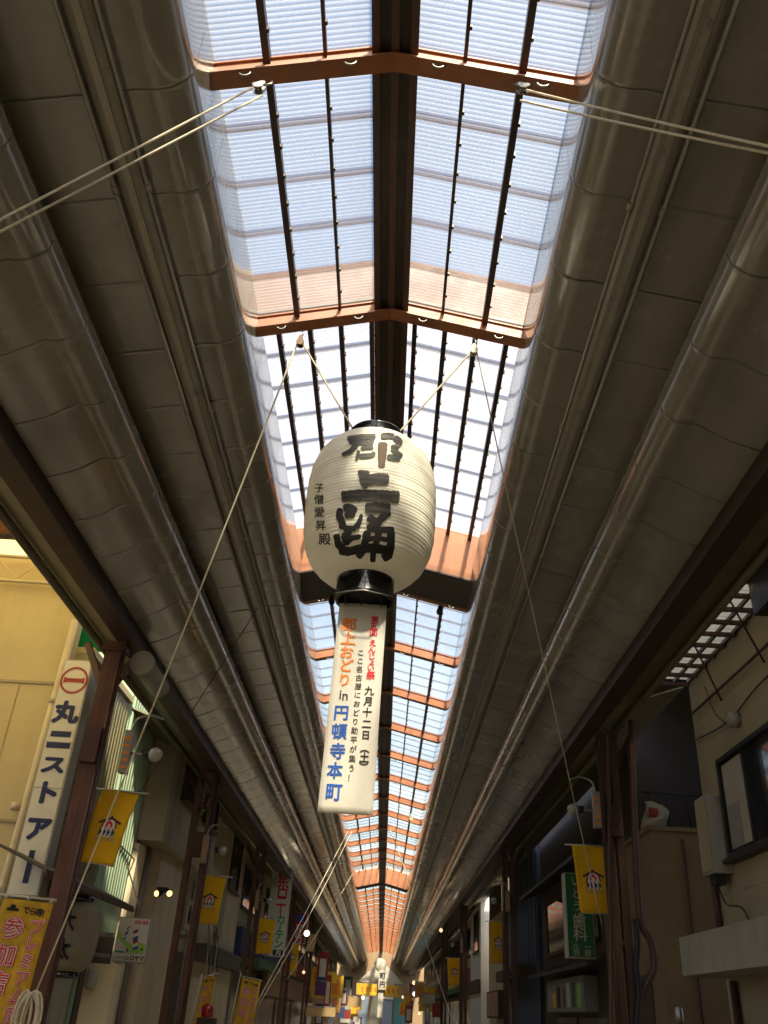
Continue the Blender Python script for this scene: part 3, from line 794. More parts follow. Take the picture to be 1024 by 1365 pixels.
# coil tied to the pillar
b = MB()
c0 = tieL
for k in range(9):
    dx = random.uniform(-.05, .05); w = .07+.012*(k % 4); h = .20+.02*(k % 3)
    b.tube([c0+Vector((dx+w*math.sin(a), -.03-.012*k, -.18-h*math.cos(a)*1.0)) for a in [2*math.pi*i/16 for i in range(17)]], .012, 6)
b.build_top('coiled_rope', 'rope_pale', 'coil of pale rope hung on the brown pillar beside yellow nobori', 'rope')
p1 = P(356, 112, Y=3.9); p2 = P(688, 114, Y=3.9)
pulley(p1, 'metal pulley on the topmost rafter, left side', 'steel', (-.5, -.2, -.8)); pulley(p2, 'metal pulley on the topmost rafter, right side', 'steel', (.5, -.3, -.8))
def ext(a, b, t): return a+(b-a)*t
for k, (y0_, y1_, lab) in enumerate(((110, 293, 'upper of two pale ropes running off the left edge from top pulley'), (127, 309, 'lower of two pale ropes running off the left edge from top pulley'))):
    a = P(350, y0_, Y=3.88); q = P(0, y1_, z=ZC+3.6); rope([a, ext(a, q, 1.9)], .008, lab, 'rope_pale')
for k, (y0_, y1_, lab) in enumerate(((118, 187, 'upper of two pale ropes running off the right edge from top pulley'), (134, 196, 'lower of two pale ropes running off the right edge from top pulley'))):
    a = P(694, y0_, Y=3.88); q = P(1024, y1_, z=ZC+4.); rope([a, ext(a, q, 1.9)], .008, lab, 'rope_pale', .05)
rope([P(405, 712, Y=12.3), P(104, 1182, Y=10.6)], .006, 'thin dark wire slanting across left ceiling panels to the pillar', 'wire', .05, name='wire', cat='wire')
# pulleys and ropes further down
pulley(P(590, 768, Y=12.9), 'teardrop cream pulley under the dark soffit right of big lantern', size=1.3)
pulley(P(443, 792, Y=13.2), 'dark pulley hanging just left of the lantern bottom ring', 'black', size=1.3)
pulley(P(586, 806, Y=13.2), 'dark pulley on the thick glazing bar below cream pulley', 'black', size=1.2)
pulley(P(548, 1083, Y=29.6), 'tiny cream pulley far along the skylight', size=1.8)
far_a = P(464, 1108, Y=29.4); far_b = P(338, 1345, X=-3.2)
rope([far_a, far_b], .013, 'bright rope slanting down left in front of curtain sign', 'rope_pale', .05)
rope([far_a+Vector((.12, 0, 0)), far_b+Vector((.10, .2, .1))], .011, 'second bright rope just right of slanting rope by curtain sign', 'rope_pale', .15)
rope([P(470, 1165, Y=40), P(383, 1305, X=-3.2)], .013, 'dull gray rope slanting left beyond the bright rope pair', 'rope', .1)
rope([P(556, 1215, Y=46), P(604, 1362, X=2.7)], .013, 'gray rope slanting down right before the small bright flag', 'rope', .1)
rope([P(520, 1105, Y=33), P(548, 1180, Y=33)], .014, 'faint rope hanging from the far skylight ridge', 'rope_pale', 0)

# ================================================================== buildings, left side
XLW, XRW = -4.75, 4.42
def vribs(mb, x, side, y0, y1, z0, z1, pitch, d, w):
    n = int((y1-y0)/pitch)
    for k in range(n):
        y = y0+(k+.5)*pitch; mb.box(*sorted((x, x-side*d)), y-w/2, y+w/2, z0, z1)
    return mb
def window(parent, X, side, y0, y1, z0, z1, frame='glazebar', pane='glass', mull=1, out=.05):
    """window in a street front (plane X), frame standing proud of the wall"""
    s = -side; f = MB(); xs = sorted((X+s*.002, X+s*out)); t = .06
    f.box(*xs, y0, y1, z0, z0+t); f.box(*xs, y0, y1, z1-t, z1); f.box(*xs, y0, y0+t, z0+t, z1-t); f.box(*xs, y1-t, y1, z0+t, z1-t)
    w = f.build('window', frame, parent)
    n = mull+1; step = (y1-y0-2*t)/n
    for k in range(n):
        p = MB(); a = y0+t+step*k+.012; p.box(*sorted((X+s*.004, X+s*out*.5)), a, a+step-.024, z0+t+.004, z1-t-.004); p.build('pane', pane, w)
    p = MB(); p.box(*sorted((X+s*.002, X+s*(out+.06))), y0-.05, y1+.05, z0-.05, z0-.004); p.build('sill', frame, w)
    return w
def shutter(parent, X, side, y0, y1, z0, z1, mat='shutter'):
    s = -side; n = int((z1-z0)/.12)
    me = MB(); me.hexa([(0, 0, 0), (s*.03, 0, 0), (s*.03, y1-y0, 0), (0, y1-y0, 0), (0, 0, .112), (s*.012, 0, .112), (s*.012, y1-y0, .112), (0, y1-y0, .112)][:8])
    me = me.mesh('slat', mat)
    for k in range(n): place('slat', me, parent, (X+s*.003, y0, z0+k*.12))
def fascia(parent, X, side, y0, y1, z0, z1, mat, depth=.22, texts=None, tmat='black_print'):
    s = -side; b = MB(); b.box(*sorted((X+s*.003, X+s*depth)), y0, y1, z0, z1); o = b.build('signboard', mat, parent)
    if texts:
        x = X+s*(depth+.004); fn = (lambda u, v: Vector((x, y0+u, z1-v))) if side < 0 else (lambda u, v: Vector((x, y1-u, z1-v)))
        h = (z1-z0); n = len(texts); st = (y1-y0)/n; b = MB()
        letters(b, [(c, st*(i+.5), h/2, h*.72, h*.72, False) for i, c in enumerate(texts) if c != ' '], fn, .03); b.build('lettering', tmat, o)
    return o
def front(name, label, X, side, y0, y1, z1, mat, depth=6., cat='building'):
    t = thing(name, label, cat, (X, (y0+y1)/2, 0))
    b = MB(); b.box(*sorted((X, X+side*depth)), y0, y1, 0, z1); b.build('wall', mat, t)
    return t
Nb = front('corner_house', 'plain gray house at the near side of the open lot', XLW, -1, -34, 2.6, 9, 'wall_gray')
window(Nb, XLW, -1, -2.5, 0.5, 4.6, 6.2)
Nb = front('rear_house', 'plain house on the right behind the viewer', XRW+.02, 1, -34, -3.05, 9, 'wall_gray')
window(Nb, XRW+.02, 1, -9, -6, 4.6, 6.2)
# the store with the tall sign: cream end wall towards the open lot
A = thing('store_building', 'cream store building with yellow-lit end wall behind the tall blue lettered sign', 'building', (XLW, 12.5, 0))
b = MB(); b.box(-14, XLW-.20, 12.3, 12.6, 0, 9.5); wl = b.build('wall', 'wall_cream', A)
for zz in (ZC+3.95, ZC+2.0):
    b = MB(); b.box(-14, XLW-.06, 12.28, 12.297, zz-.02, zz+.02); b.build('wall_joint', 'wall_beige', wl)
for xx in (-5.55, -6.6):
    b = MB(); b.box(xx-.006, xx+.006, 12.292, 12.298, 0, ZC+3.9); b.build('wall_joint', 'wall_beige', wl)
b = MB(); b.box(-14, XLW, 12.61, 15.1, 0, ZC+4.55); b.build('rear_block', 'wall_gray', A)
for k in range(16):
    y = 12.66+k*.152; b = MB(); b.hexa([(XLW+.002, y, 2.8), (XLW+.03, y+.02, 2.8), (XLW+.03, y+.10, 2.8), (XLW+.002, y+.125, 2.8), (XLW+.002, y, ZC+4.5), (XLW+.03, y+.02, ZC+4.5), (XLW+.03, y+.10, ZC+4.5), (XLW+.002, y+.125, ZC+4.5)]); b.build('cladding_rib', 'wall_olive', A)
b = MB(); b.box(-6, XLW+.06, 12.62, 15.1, ZC+4.56, ZC+4.66); b.build('coping', 'wall_cream', A)
# downpipe
b = MB(); q0 = P(101, 827, Y=12.15); q1 = P(3, 1187, Y=12.15); b.tube([q0, q1, q1+(q1-q0)*.6], .055, 10); dp = b.build('downpipe', 'pipe_cream', A)
for px, py in ((73, 933), (22, 1075)):
    q = P(px, py, Y=12.15); b = MB(); b.tube([q+Vector((0, 0, -.05)), q+Vector((0, 0, .05))], .072, 10); b.build('pipe_collar', 'pipe_cream', dp)
# truss of the lot awning along the wall
aw = thing('lot_awning', 'translucent yellow awning on a light steel truss at the cream wall top', 'awning', (-6.5, 10, ZC+5.9))
for (ya, yb) in ((4.0, 7.99), (8.0, 9.06), (9.07, 10.13), (10.14, 11.2), (11.21, 12.25)):
    b = MB(); b.hexa([(-12, ya, ZC+6.10), (-4.35, ya, ZC+6.02), (-4.35, yb, ZC+6.02), (-12, yb, ZC+6.10), (-12, ya, ZC+6.13), (-4.35, ya, ZC+6.05), (-4.35, yb, ZC+6.05), (-12, yb, ZC+6.13)]); b.build('sheet', 'amber_sheet', aw)
b = MB(); b.hexa([(-4.36, 4.0, ZC+6.0), (-3.40, 4.0, ZC+5.22), (-3.40, 12.25, ZC+5.22), (-4.36, 12.25, ZC+6.0), (-4.36, 4.0, ZC+6.02), (-3.40, 4.0, ZC+5.24), (-3.40, 12.25, ZC+5.24), (-4.36, 12.25, ZC+6.02)]); b.build('added_sun_screen', 'amber_sheet', aw)  # added sheet, closes the gap where sun would strike the cream wall
for zz, yy in ((5.93, 12.1), (5.55, 12.18)):
    b = MB(); b.tube([(-12, yy, ZC+zz+.08), (-4.6, yy, ZC+zz-.06)], .03, 8); b.build('truss_rail', 'pipe_cream', aw)
for k in range(9):
    x = -4.8-k*.8; b = MB(); b.tube([(x, 12.1, ZC+5.88), (x-.4, 12.18, ZC+5.56), (x-.8, 12.1, ZC+5.9)], .012, 6); b.build('lattice_rod', 'pipe_cream', aw)
for (a_, b_) in (((0, 682), (95, 802)), ((52, 727), (95, 790))):
    p0 = P(*a_, Y=9.5); p1_ = P(*b_, Y=12.0); b = MB(); b.tube([p0, p1_], .012, 6); rd_ = b.build('tie_rod', 'wire', aw)
    b = MB(); b.tube([p0.lerp(p1_, .1), p0.lerp(p1_, .28)], .022, 6); b.build('turnbuckle', 'wire', rd_)
    b = MB(); b.tube([p0.lerp(p1_, .96), p0.lerp(p1_, 1.03)], .035, 6); b.build('rod_end', 'wire', rd_)
cn = thing('lot_canopy', 'brown translucent canopy sheet at the upper left edge', 'canopy', (-5, 4, ZC+4.4))
for k in range(5):
    ya = 8.45-(k+1)*1.5; b = MB(); b.box(-7.5, -4.16, ya+.01, ya+1.49, ZC+4.40, ZC+4.42); b.build('sheet', 'brown_sheet', cn)
b = MB(); b.box(-4.17, -4.10, .9, 8.5, ZC+4.36, ZC+4.46); b.build('canopy_edge', 'eave', cn)
b = MB(); b.box(-7.5, -4.18, 8.46, 8.52, ZC+4.36, ZC+4.46); b.build('canopy_edge', 'eave', cn)
# green netting above the low block
b = sheet(bil(P(92, 800, Y=12.9), P(150, 800, Y=12.9), P(152, 872, Y=12.9), P(84, 860, Y=12.9), .05, .02), 10, 8).build_top('netting', 'net_green', 'bright green netting hanging above the tall white sign', 'netting')
# tall store sign
ts = thing('store_sign', 'tall white sign box with red circle mark and navy katakana', 'sign', P(30, 1195, Y=12.0))
a_, b_, c_, d_ = P(91, 879, Y=12.0), P(127, 881, Y=12.0), P(48, 1196, Y=12.0), P(3, 1193, Y=12.0)
xl, xr, zb, zt = (a_.x+d_.x)/2, (b_.x+c_.x)/2, (c_.z+d_.z)/2, (a_.z+b_.z)/2
b = MB(); b.box(xl, xr, 12.0, 12.28, zb, zt); b.build('cabinet', 'sign_box', ts)
b = MB(); b.box(xl+.02, xr-.02, 11.99, 11.998, zb+.02, zt-.02); fc = b.build('face', 'sign_white', ts)
for zz in (zb+1.35, zb+.62*(zt-zb)):
    b = MB(); b.box(xl+.02, xr-.02, 11.985, 11.9895, zz-.006, zz+.006); b.build('face_joint', 'sign_box', fc)
w_ = xr-xl; h_ = zt-zb
fn = lambda u, v: Vector((xl+u, 11.985, zt-v))
def zpx(px, py): q = P(px, py, Y=11.985); return q.x-xl, zt-q.z
b = MB(); cs = .86*w_
its = []
for ch, px, py in (('丸', 89.4, 949), ('ス', 73, 1019), ('ト', 62, 1056), ('ア', 52, 1104)):
    u, v = zpx(px, py); its.append((ch, w_*.5, v, cs, cs*(.72 if ch == 'ス' else .9), False))
for it in its: b = MB(); letters(b, [it], fn, .055); b.build('character', 'navy_print', fc)
b = MB()
u, v = zpx(84, 978); rect_uv(b, fn, w_*.16, v-.035, w_*.84, v+.045); u, v = zpx(80, 993); rect_uv(b, fn, w_*.10, v-.035, w_*.90, v+.045)
b.build('character', 'navy_print', fc); b = MB()
u, v = zpx(38, 1155); rect_uv(b, fn, w_*.42, v-.20, w_*.60, v+.20)
b.build('character', 'navy_print', fc)
b = MB(); u, v = zpx(103, 907); n = 32
for i in range(n):
    a0, a1 = 2*math.pi*i/n, 2*math.pi*(i+1)/n
    b.quad(fn(w_*.5+.20*math.cos(a0), v+.20*math.sin(a0)), fn(w_*.5+.20*math.cos(a1), v+.20*math.sin(a1)), fn(w_*.5+.17*math.cos(a1), v+.17*math.sin(a1)), fn(w_*.5+.17*math.cos(a0), v+.17*math.sin(a0)))
b.poly([fn(w_*.5-.15, v-.045), fn(w_*.5-.10, v-.03), fn(w_*.5+.10, v-.03), fn(w_*.5+.15, v-.045), fn(w_*.5+.15, v+.045), fn(w_*.5+.10, v+.03), fn(w_*.5-.10, v+.03), fn(w_*.5-.15, v+.045)])
b.build('circle_mark', 'sign_red', fc)
# shop front below the cladding: eave awning, dim lantern, cream post
ea = thing('shop_awning', 'dark ribbed awning under the store cladding behind the first pillar', 'awning', (-4.4, 14, 3))
q0, q1 = P(62, 1160, X=-4.02), P(178, 1213, X=-4.02); zz = (q0.z+q1.z)/2
n = 9
for k in range(n):
    ya = q0.y+(q1.y-q0.y)*k/n; yb = q0.y+(q1.y-q0.y)*(k+1)/n-.012
    b = MB(); b.hexa([(-4.74, ya, zz+.28), (-4.02, ya, zz), (-4.02, yb, zz), (-4.74, yb, zz+.28), (-4.74, ya, zz+.31), (-4.02, ya, zz+.035), (-4.02, yb, zz+.035), (-4.74, yb, zz+.31)]); b.build('awning_slat', 'awning', ea)
b = MB(); b.box(-4.05, -4.005, q0.y, q1.y, zz-.05, zz-.004); b.build('edge_trim', 'pillar_dk', ea)
lt = thing('shop_lantern', 'large dim cream lantern with black characters under the dark awning', 'lantern', P(98, 1290, Y=12.9))
c0 = P(98, 1248, Y=12.9); H2 = .42
prof = []
for i in range(41):
    t_ = i/20-1; prof.append((.17+.16*(max(0, 1-abs(t_)**2.6))**.6-(.005 if i % 2 else 0), t_*H2))
b = MB(); b.lathe(prof, c0, 28, caps=False); lb = b.build('paper_body', 'paper_shaded', lt)
for zz_ in (-H2-.08, H2): b = MB(); b.lathe([(.17, zz_), (.18, zz_+.04), (.17, zz_+.08)], c0, 24); b.build('end_ring', 'lacquer', lt)
b = MB(); letters(b, column('大太', 0, -.34, .34, .2, .26), lambda u, v: Vector((c0.x+u, c0.y-.345+.12*abs(u)+.25*v*v, c0.z-v)), .03); b.build('character', 'ink', lb)
for (px, y_, w2, mt, lab) in ((128, 13.4, .2, 'wall_pale', 'post'), ):
    q = P(px, 1330, Y=y_); b = MB(); b.box(q.x-w2, q.x+w2, y_, y_+.3, 0, P(px, 1284, Y=y_).z); b.build(lab, mt, A)
# light green ribbed house
Gh = front('green_house', 'narrow light green ribbed metal front beside the first pillar', XLW+.02, -1, 15.16, 16.9, 7.6, 'wall_green')
for k in range(11):
    y = 15.22+k*.152; b = MB(); b.hexa([(XLW+.022, y, 3), (XLW+.06, y+.03, 3), (XLW+.06, y+.08, 3), (XLW+.022, y+.11, 3), (XLW+.022, y, 7.5), (XLW+.06, y+.03, 7.5), (XLW+.06, y+.08, 7.5), (XLW+.022, y+.11, 7.5)]); b.build('rib', 'wall_green', Gh)
b = MB(); b.box(XLW+.023, XLW+.05, 15.3, 16.8, .1, 2.5); b.build('door', 'wall_wood', Gh)
# gray plastered house with overhang
C = front('gray_house', 'gray plastered house with overhanging upper storey behind the second pillar', XLW, -1, 16.96, 23.9, 7.8, 'wall_gray')
b = MB(); b.box(XLW+.004, -4.28, 17.2, 22.6, 4.2, 7.4); b.build('overhang', 'wall_gray', C)
b = MB(); b.box(XLW+.004, -4.50, 18.3, 20.6, 0, 4.19); b.build('pilaster', 'wall_pale', C)
b = MB(); b.box(XLW+.004, -4.62, 16.98, 17.5, 0, 4.1); b.build('pilaster', 'wall_pale', C)
b = MB(); b.box(XLW+.004, -4.70, 20.7, 23.7, .1, 2.6); sh_ = b.build('shutter_box', 'wall_wood', C)
for (yy, x_) in ((17.9, -4.68), (18.15, -4.70), (22.9, -4.70)):
    b = MB(); b.tube([(x_, yy, 0), (x_, yy, 4.18)], .03, 8); b.build('downpipe', 'pipe_gray', C)
b = MB(); b.box(XLW+.004, -4.4, 21.0, 21.8, 3.0, 3.6); ac = b.build('air_conditioner', 'wall_beige', C)
b = MB(); b.lathe([(.2, 0), (.2, .012), (.02, .02)], (-4.4+.002, 21.4, 3.3), 16, axis=(1, 0, 0)); b.build('fan_grille', 'black', ac)
b = MB(); b.tube([(-4.74, 12.9, 3.9), (-4.68, 14, 3.75), (-4.70, 15.6, 3.95), (-4.66, 17.1, 3.8)], .012, 6); b.build('cable', 'wire', C)
window(C, -4.28, -1, 18.2, 20.0, 5.2, 6.6); window(C, -4.28, -1, 20.6, 22.2, 5.2, 6.6)
D = front('pale_house', 'pale cream house front between second and third left flags', XLW+.03, -1, 23.96, 30.4, 7.4, 'wall_pale')
b = MB(); b.box(XLW+.034, -4.4, 24.2, 30.2, 2.5, 2.9); b.build('canopy', 'awning', D)
b = MB(); b.box(XLW+.034, -4.60, 26.5, 27.1, 3.2, 4.6); b.build('meter_box', 'wall_beige', D)
window(D, XLW+.03, -1, 27.8, 29.6, 4.6, 6.2)
# barber light box
def front_box(name, label, cat, pxs, Y, depth, face='sign_white', case='sign_box', margin=.015):
    (x0, y0), (x1, y1), (x2, y2), (x3, y3) = pxs
    a, b_, c, d = P(x0, y0, Y=Y), P(x1, y1, Y=Y), P(x2, y2, Y=Y), P(x3, y3, Y=Y)
    xl, xr, zb, zt = (a.x+d.x)/2, (b_.x+c.x)/2, (c.z+d.z)/2, (a.z+b_.z)/2
    t = thing(name, label, cat, ((xl+xr)/2, Y, zb))
    m_ = MB(); m_.box(xl, xr, Y, Y+depth, zb, zt); m_.build('case', case, t)
    m_ = MB(); m_.box(xl+margin, xr-margin, Y-.012, Y-.002, zb+margin, zt-margin); f = m_.build('face', face, t)
    return t, f, (lambda u, v, l=0.: Vector((xl+u*(xr-xl), Y-.016-l, zt-v*(zt-zb)))), (xr-xl, zt-zb)
bs, bf_, fb, (bw, bh) = front_box('barber_sign', 'square barber light box sign with striped poles and katakana name', 'sign', [(160, 1222), (202, 1224), (192, 1285), (150, 1281)], 15.6, .28)
b = MB(); rect_uv(b, fb, .05, .86-.10, .34, .80); rect_uv(b, fb, .34, .795, .95, .805); b.build('green_strip', 'green_print', bf_)
b = MB(); letters(b, [(c, .46+i*.15, .90, .16, .13, False) for i, c in enumerate('シロヤマ')], fb, .035); b.build('lettering', 'black_print', bf_)
b = MB(); letters(b, [(c, .08+i*.075, .905, .08, .07, False) for i, c in enumerate('ヘアサロン')], fb, .02); b.build('lettering', 'black_print', bf_)
b = MB(); b.poly([fb(.06, .30), fb(.30, .52), fb(.55, .62), fb(.75, .55), fb(.95, .58), fb(.95, .78), fb(.45, .78), fb(.30, .62), fb(.06, .48)]); b.build('lime_ground', 'lime', bf_)
for (cx, cy, w2, hh, lean) in ((.30, .36, .10, .28, .06), (.62, .50, .14, .44, -.10)):
    for k in range(6):
        b = MB(); v0 = cy-hh/2+hh*k/6; v1 = v0+hh/6; l0, l1 = -lean*(k/6-.5), -lean*((k+1)/6-.5)
        f2 = lambda u, v: fb(u, v, .002)
        b.quad(f2(cx+l0-w2/2, v0+.03), f2(cx+l0+w2/2, v0-.03), f2(cx+l1+w2/2, v1-.03), f2(cx+l1-w2/2, v1+.03)); b.build('pole_stripe', ('c_red', 'white_print', 'blue_print')[k % 3], bf_)
for i in range(4):
    b = MB(); cx, cy = .55+i*.105+(.02 if i > 1 else 0), .11
    b.poly([fb(cx+.05*math.cos(a), cy+.045*math.sin(a)) for a in [2*math.pi*j/12 for j in range(12)]]); b.build('red_dot', 'red_print', bf_)
    b = MB(); b.poly([fb(cx+.022*math.cos(a), cy+.02*math.sin(a), .002) for a in [2*math.pi*j/8 for j in range(8)]]); b.build('dot_hole', 'white_print', bf_)
for (cx, cy) in ((.42, .74), (.86, .70)):
    b = MB(); b.poly([fb(cx+.03*math.cos(a), cy+.035*math.sin(a), .003) for a in [2*math.pi*j/10 for j in range(10)]]); b.build('shoe', 'black_print', bf_)
b = MB(); q = fb(.5, 0); b.tube([q+Vector((.1, .1, 0)), q+Vector((-.5, .6, .9))], .012, 6); b.build('stay', 'galv', bs)
b = MB(); b.box(q.x-.9, q.x-.35, 15.7, 15.76, q.z-.3, q.z-.24); b.box(q.x-.9, q.x-.35, 15.7, 15.76, q.z-.6, q.z-.54); b.build('bracket', 'galv', bs)
# twin spotlights, lit
sp = thing('twin_spotlight', 'pair of small lit warm spotlights above the barber sign', 'spotlight', P(218, 1190, Y=18.0))
for px, ax in ((209, (-.5, -.9, -.2)), (226, (.4, -.9, -.3))):
    c = P(px, 1191, Y=17.9); b = MB(); b.lathe([(.03, -.16), (.055, -.10), (.065, 0), (.06, .0)], c, 12, axis=ax); b.build('lamp_can', 'black', sp)
    b = MB(); b.lathe([(.001, .004), (.052, .004), (.045, .02), (.001, .03)], c, 12, axis=ax, caps=False); b.build('lamp_face', 'lamp_warm', sp)
c = P(217, 1186, Y=18.05); b = MB(); b.box(c.x-.1, c.x+.1, 18.0, 18.3, c.z-.02, c.z+.04); b.build('bracket', 'black', sp)
# gray lamp on the cream post, red beacon, cable tangle
q = P(122, 1305, Y=13.3); b = MB(); b.lathe([(.05, -.12), (.075, -.08), (.075, .08), (.05, .12)], q, 12); b.build_top('wall_lamp', 'pipe_gray', 'small unlit gray cylinder lamp on the cream post', 'lamp')
rb_ = thing('red_beacon', 'red warning beacon on gray box near the second pillar', 'beacon', P(277, 1365, Y=17.2))
q = P(277, 1347, Y=17.2); b = MB(); b.lathe([(.10, -.1), (.10, .03), (.08, .08), (.03, .10)], q, 14); b.build('dome', 'red_glass', rb_)
b = MB(); b.box(q.x-.15, q.x+.15, 17.1, 17.4, q.z-.30, q.z-.11); b.build('base_box', 'wall_dark', rb_)
random.seed(21)
for k in range(7):
    a = P(285+random.uniform(-10, 12), 1225+random.uniform(-30, 20), Y=18.3); c = P(265+random.uniform(-8, 26), 1300+random.uniform(-14, 14), Y=18.4)
    mid = a.lerp(c, .5)+Vector((random.uniform(-.1, .35), 0, random.uniform(-.3, .1)))
    pts = [a*(1-t)**2+mid*2*t*(1-t)+c*t*t for t in [i/12 for i in range(13)]]
    rope(pts, .010, 'one of the tangled gray cables hanging beside the second left flag', 'pipe_gray' if k % 2 else 'wire', name='cable', cat='cable', group='tangled cables by the second pillar')
# ================================================================== flags
def flag(pxs, Y, label, rodx=.06, tint='flag_yellow', dy=0.):
    TL, TR, BR, BL = [P(*p, Y=Y+(dy if i > 1 else 0)) for i, p in enumerate(pxs)]
    t = thing('yellow_flag', label, 'flag', (TL+TR)/2, 'yellow shopping street flags')
    f = bil(TL, TR, BR, BL, .02, .012); c = sheet(f, 10, 18, .003).build('cloth', tint, t)
    d = (TR-TL).normalized(); b = MB(); b.tube([TL-d*.10, TR+d*.12], .012, 8); b.build('rod', 'galv', t)
    d2 = (BR-BL).normalized(); b = MB(); b.tube([BL-d2*.005, BR+d2*.005], .008, 6); b.build('hem_rod', 'galv', t)
    L = lambda k: (lambda u, v: f(u, v, k))
    asp = (BL-TL).length/(TR-TL).length
    def bar(mb, k, a, c_, w):
        d = Vector((c_[0]-a[0], (c_[1]-a[1])*asp)); n = Vector((-d.y, d.x)).normalized()*w/2
        o_ = lambda p, s: f(p[0]+s*n.x, p[1]+s*n.y/asp, k)
        mb.quad(o_(a, 1), o_(c_, 1), o_(c_, -1), o_(a, -1))
    b = MB(); b.poly([f(u, v, .006) for u, v in ((.36, .53), (.36, .46), (.52, .40), (.68, .46), (.68, .53), (.74, .645), (.30, .645))]); b.build('emblem_white', 'white_print', c)
    b = MB(); b.poly([f(u, v, .009) for u, v in ((.42, .525), (.41, .48), (.46, .445), (.50, .425), (.56, .445), (.62, .48), (.61, .525), (.56, .525), (.56, .49), (.52, .465), (.48, .49), (.48, .525))]); b.build('emblem_flame', 'red_print', c)
    b = MB(); bar(b, .011, (.22, .465), (.525, .385), .055); bar(b, .012, (.525, .385), (.83, .465), .055); bar(b, .013, (.525, .36), (.525, .41), .05); bar(b, .011, (.37, .44), (.31, .535), .035); bar(b, .011, (.68, .44), (.74, .535), .035); b.build('emblem_roof', 'purple_print', c)
    b = MB()
    for i in range(4):
        u0 = .28+i*.12; u1 = u0+.11
        for (p, q, r, s_) in (((u0+.055, .545), (u0+.10, .59), (u0+.055, .635), (u0+.01, .59)),): b.poly([f(*x, .011) for x in (p, q, r, s_)])
        b.poly([f(*x, .011) for x in ((u0+.01, .538), (u0+.05, .538), (u0+.005, .58))]); b.poly([f(*x, .011) for x in ((u0+.01, .642), (u0+.05, .642), (u0+.005, .60))])
    b.build('emblem_lattice', 'navy_print', c)
    b = MB(); letters(b, [(ch, .29+i*.115, .685, .11, .11/asp, False) for i, ch in enumerate('円頓寺本町')], lambda u, v: f(u, v, .008), .01); b.build('emblem_name', 'gray_print', c)
    # bracket to the pillar
    return t
flag([(137, 1052), (186, 1057), (151, 1155), (104, 1148)], 10.75, 'nearest left yellow flag, wind-tilted, in front of the green house', dy=-.12)
flag([(268, 1166), (302, 1169), (289, 1233), (258, 1231)], 18.2, 'second yellow flag on the left, beside the twin brown pillar')
flag([(343, 1224), (368, 1225), (361, 1272), (339, 1271)], 27.0, 'third left yellow flag overlapping the curtain shop sign')
flag([(384, 1257), (399, 1258), (396, 1294), (380, 1293)], 37.3, 'small fourth left yellow flag below the red sign')
flag([(762, 1126), (808, 1128), (815, 1219), (774, 1217)], 13.45, 'near right yellow flag in shade before the green dental sign', dy=.1)
flag([(652, 1228), (675, 1229), (674, 1284), (654, 1284)], 24.9, 'middle right yellow flag in shade beside the dark pillar')
flag([(596, 1277), (615, 1277), (614, 1313), (598, 1313)], 39.6, 'small bright sunlit yellow flag far on the right')
# ================================================================== nobori banners
def nobori(pxs, Y, label, full=True):
    TL, TR, BR, BL = [P(*p, Y=Y) for p in pxs]; t = thing('nobori_banner', label, 'banner', (BL+BR)/2, 'yellow premium voucher banners')
    f = bil(TL, TR, BR, BL, .01, .012); c = sheet(f, 8, 26, .003).build('cloth', 'nobori', t)
    d = (TR-TL).normalized(); dn = (BL-TL).normalized()
    b = MB(); b.tube([TL-d*.08-dn*.03, TR+d*.03-dn*.03], .012, 8); b.build('top_rod', 'c_white', t)
    b = MB(); b.tube([TL-d*.06-dn*.10, BL-d*.06+dn*.6], .016, 8); b.build('pole', 'c_white', t)
    for u in (.05, .5, .95):
        b = MB(); p = f(u, 0); b.tube([p, p-dn*.045], .018, 6); b.build('loop', 'c_white', t)
    asp = (BL-TL).length/(TR-TL).length
    R = [(ch, .80, .175+i*.118, .30, .30/asp) for i, ch in enumerate('プレミアム商品')]
    Lc = [(ch, .36, .20+i*.185, .40, .40/asp) for i, ch in enumerate('参加店')]
    for bold, l, mt, nm in ((.075, .004, 'red_print', 'writing_edge'), (.045, .009, 'white_print', 'writing_outline'), (.005, .014, 'red_print', 'writing')):
        b = MB(); letters(b, R+Lc, lambda u, v: f(u, v, l), bold); b.build(nm, mt, c)
    b = MB(); letters(b, [(ch, .52+i*.125, .068+.004*i, .15, .15/asp, False) for i, ch in enumerate('でら得！')], lambda u, v: f(u, v, .006), .03); b.build('heading', 'black_print', c)
    b = MB(); b.poly([f(u, v, .006) for u, v in ((.12, .075), (.16, .062), (.19, .062), (.20, .045), (.25, .035), (.30, .045), (.31, .062), (.35, .062), (.39, .075), (.37, .083), (.14, .083))]); b.build('hat_mark', 'black_print', c)
    return t
nobori([(5, 1197), (71, 1204), (18, 1404), (-52, 1396)], 9.9, 'large yellow nobori banner with red writing at lower left corner')
nobori([(323, 1303), (348, 1309), (334, 1388), (306, 1382)], 25.6, 'smaller yellow nobori banner with red writing at the third pillar')
nobori([(272, 1304), (289, 1300), (272, 1376), (254, 1380)], 20.5, 'narrow nobori banner with red writing behind the red beacon')
nobori([(446, 1322), (456, 1322), (453, 1350), (442, 1350)], 60., 'distant yellow nobori banner left of the far street end')

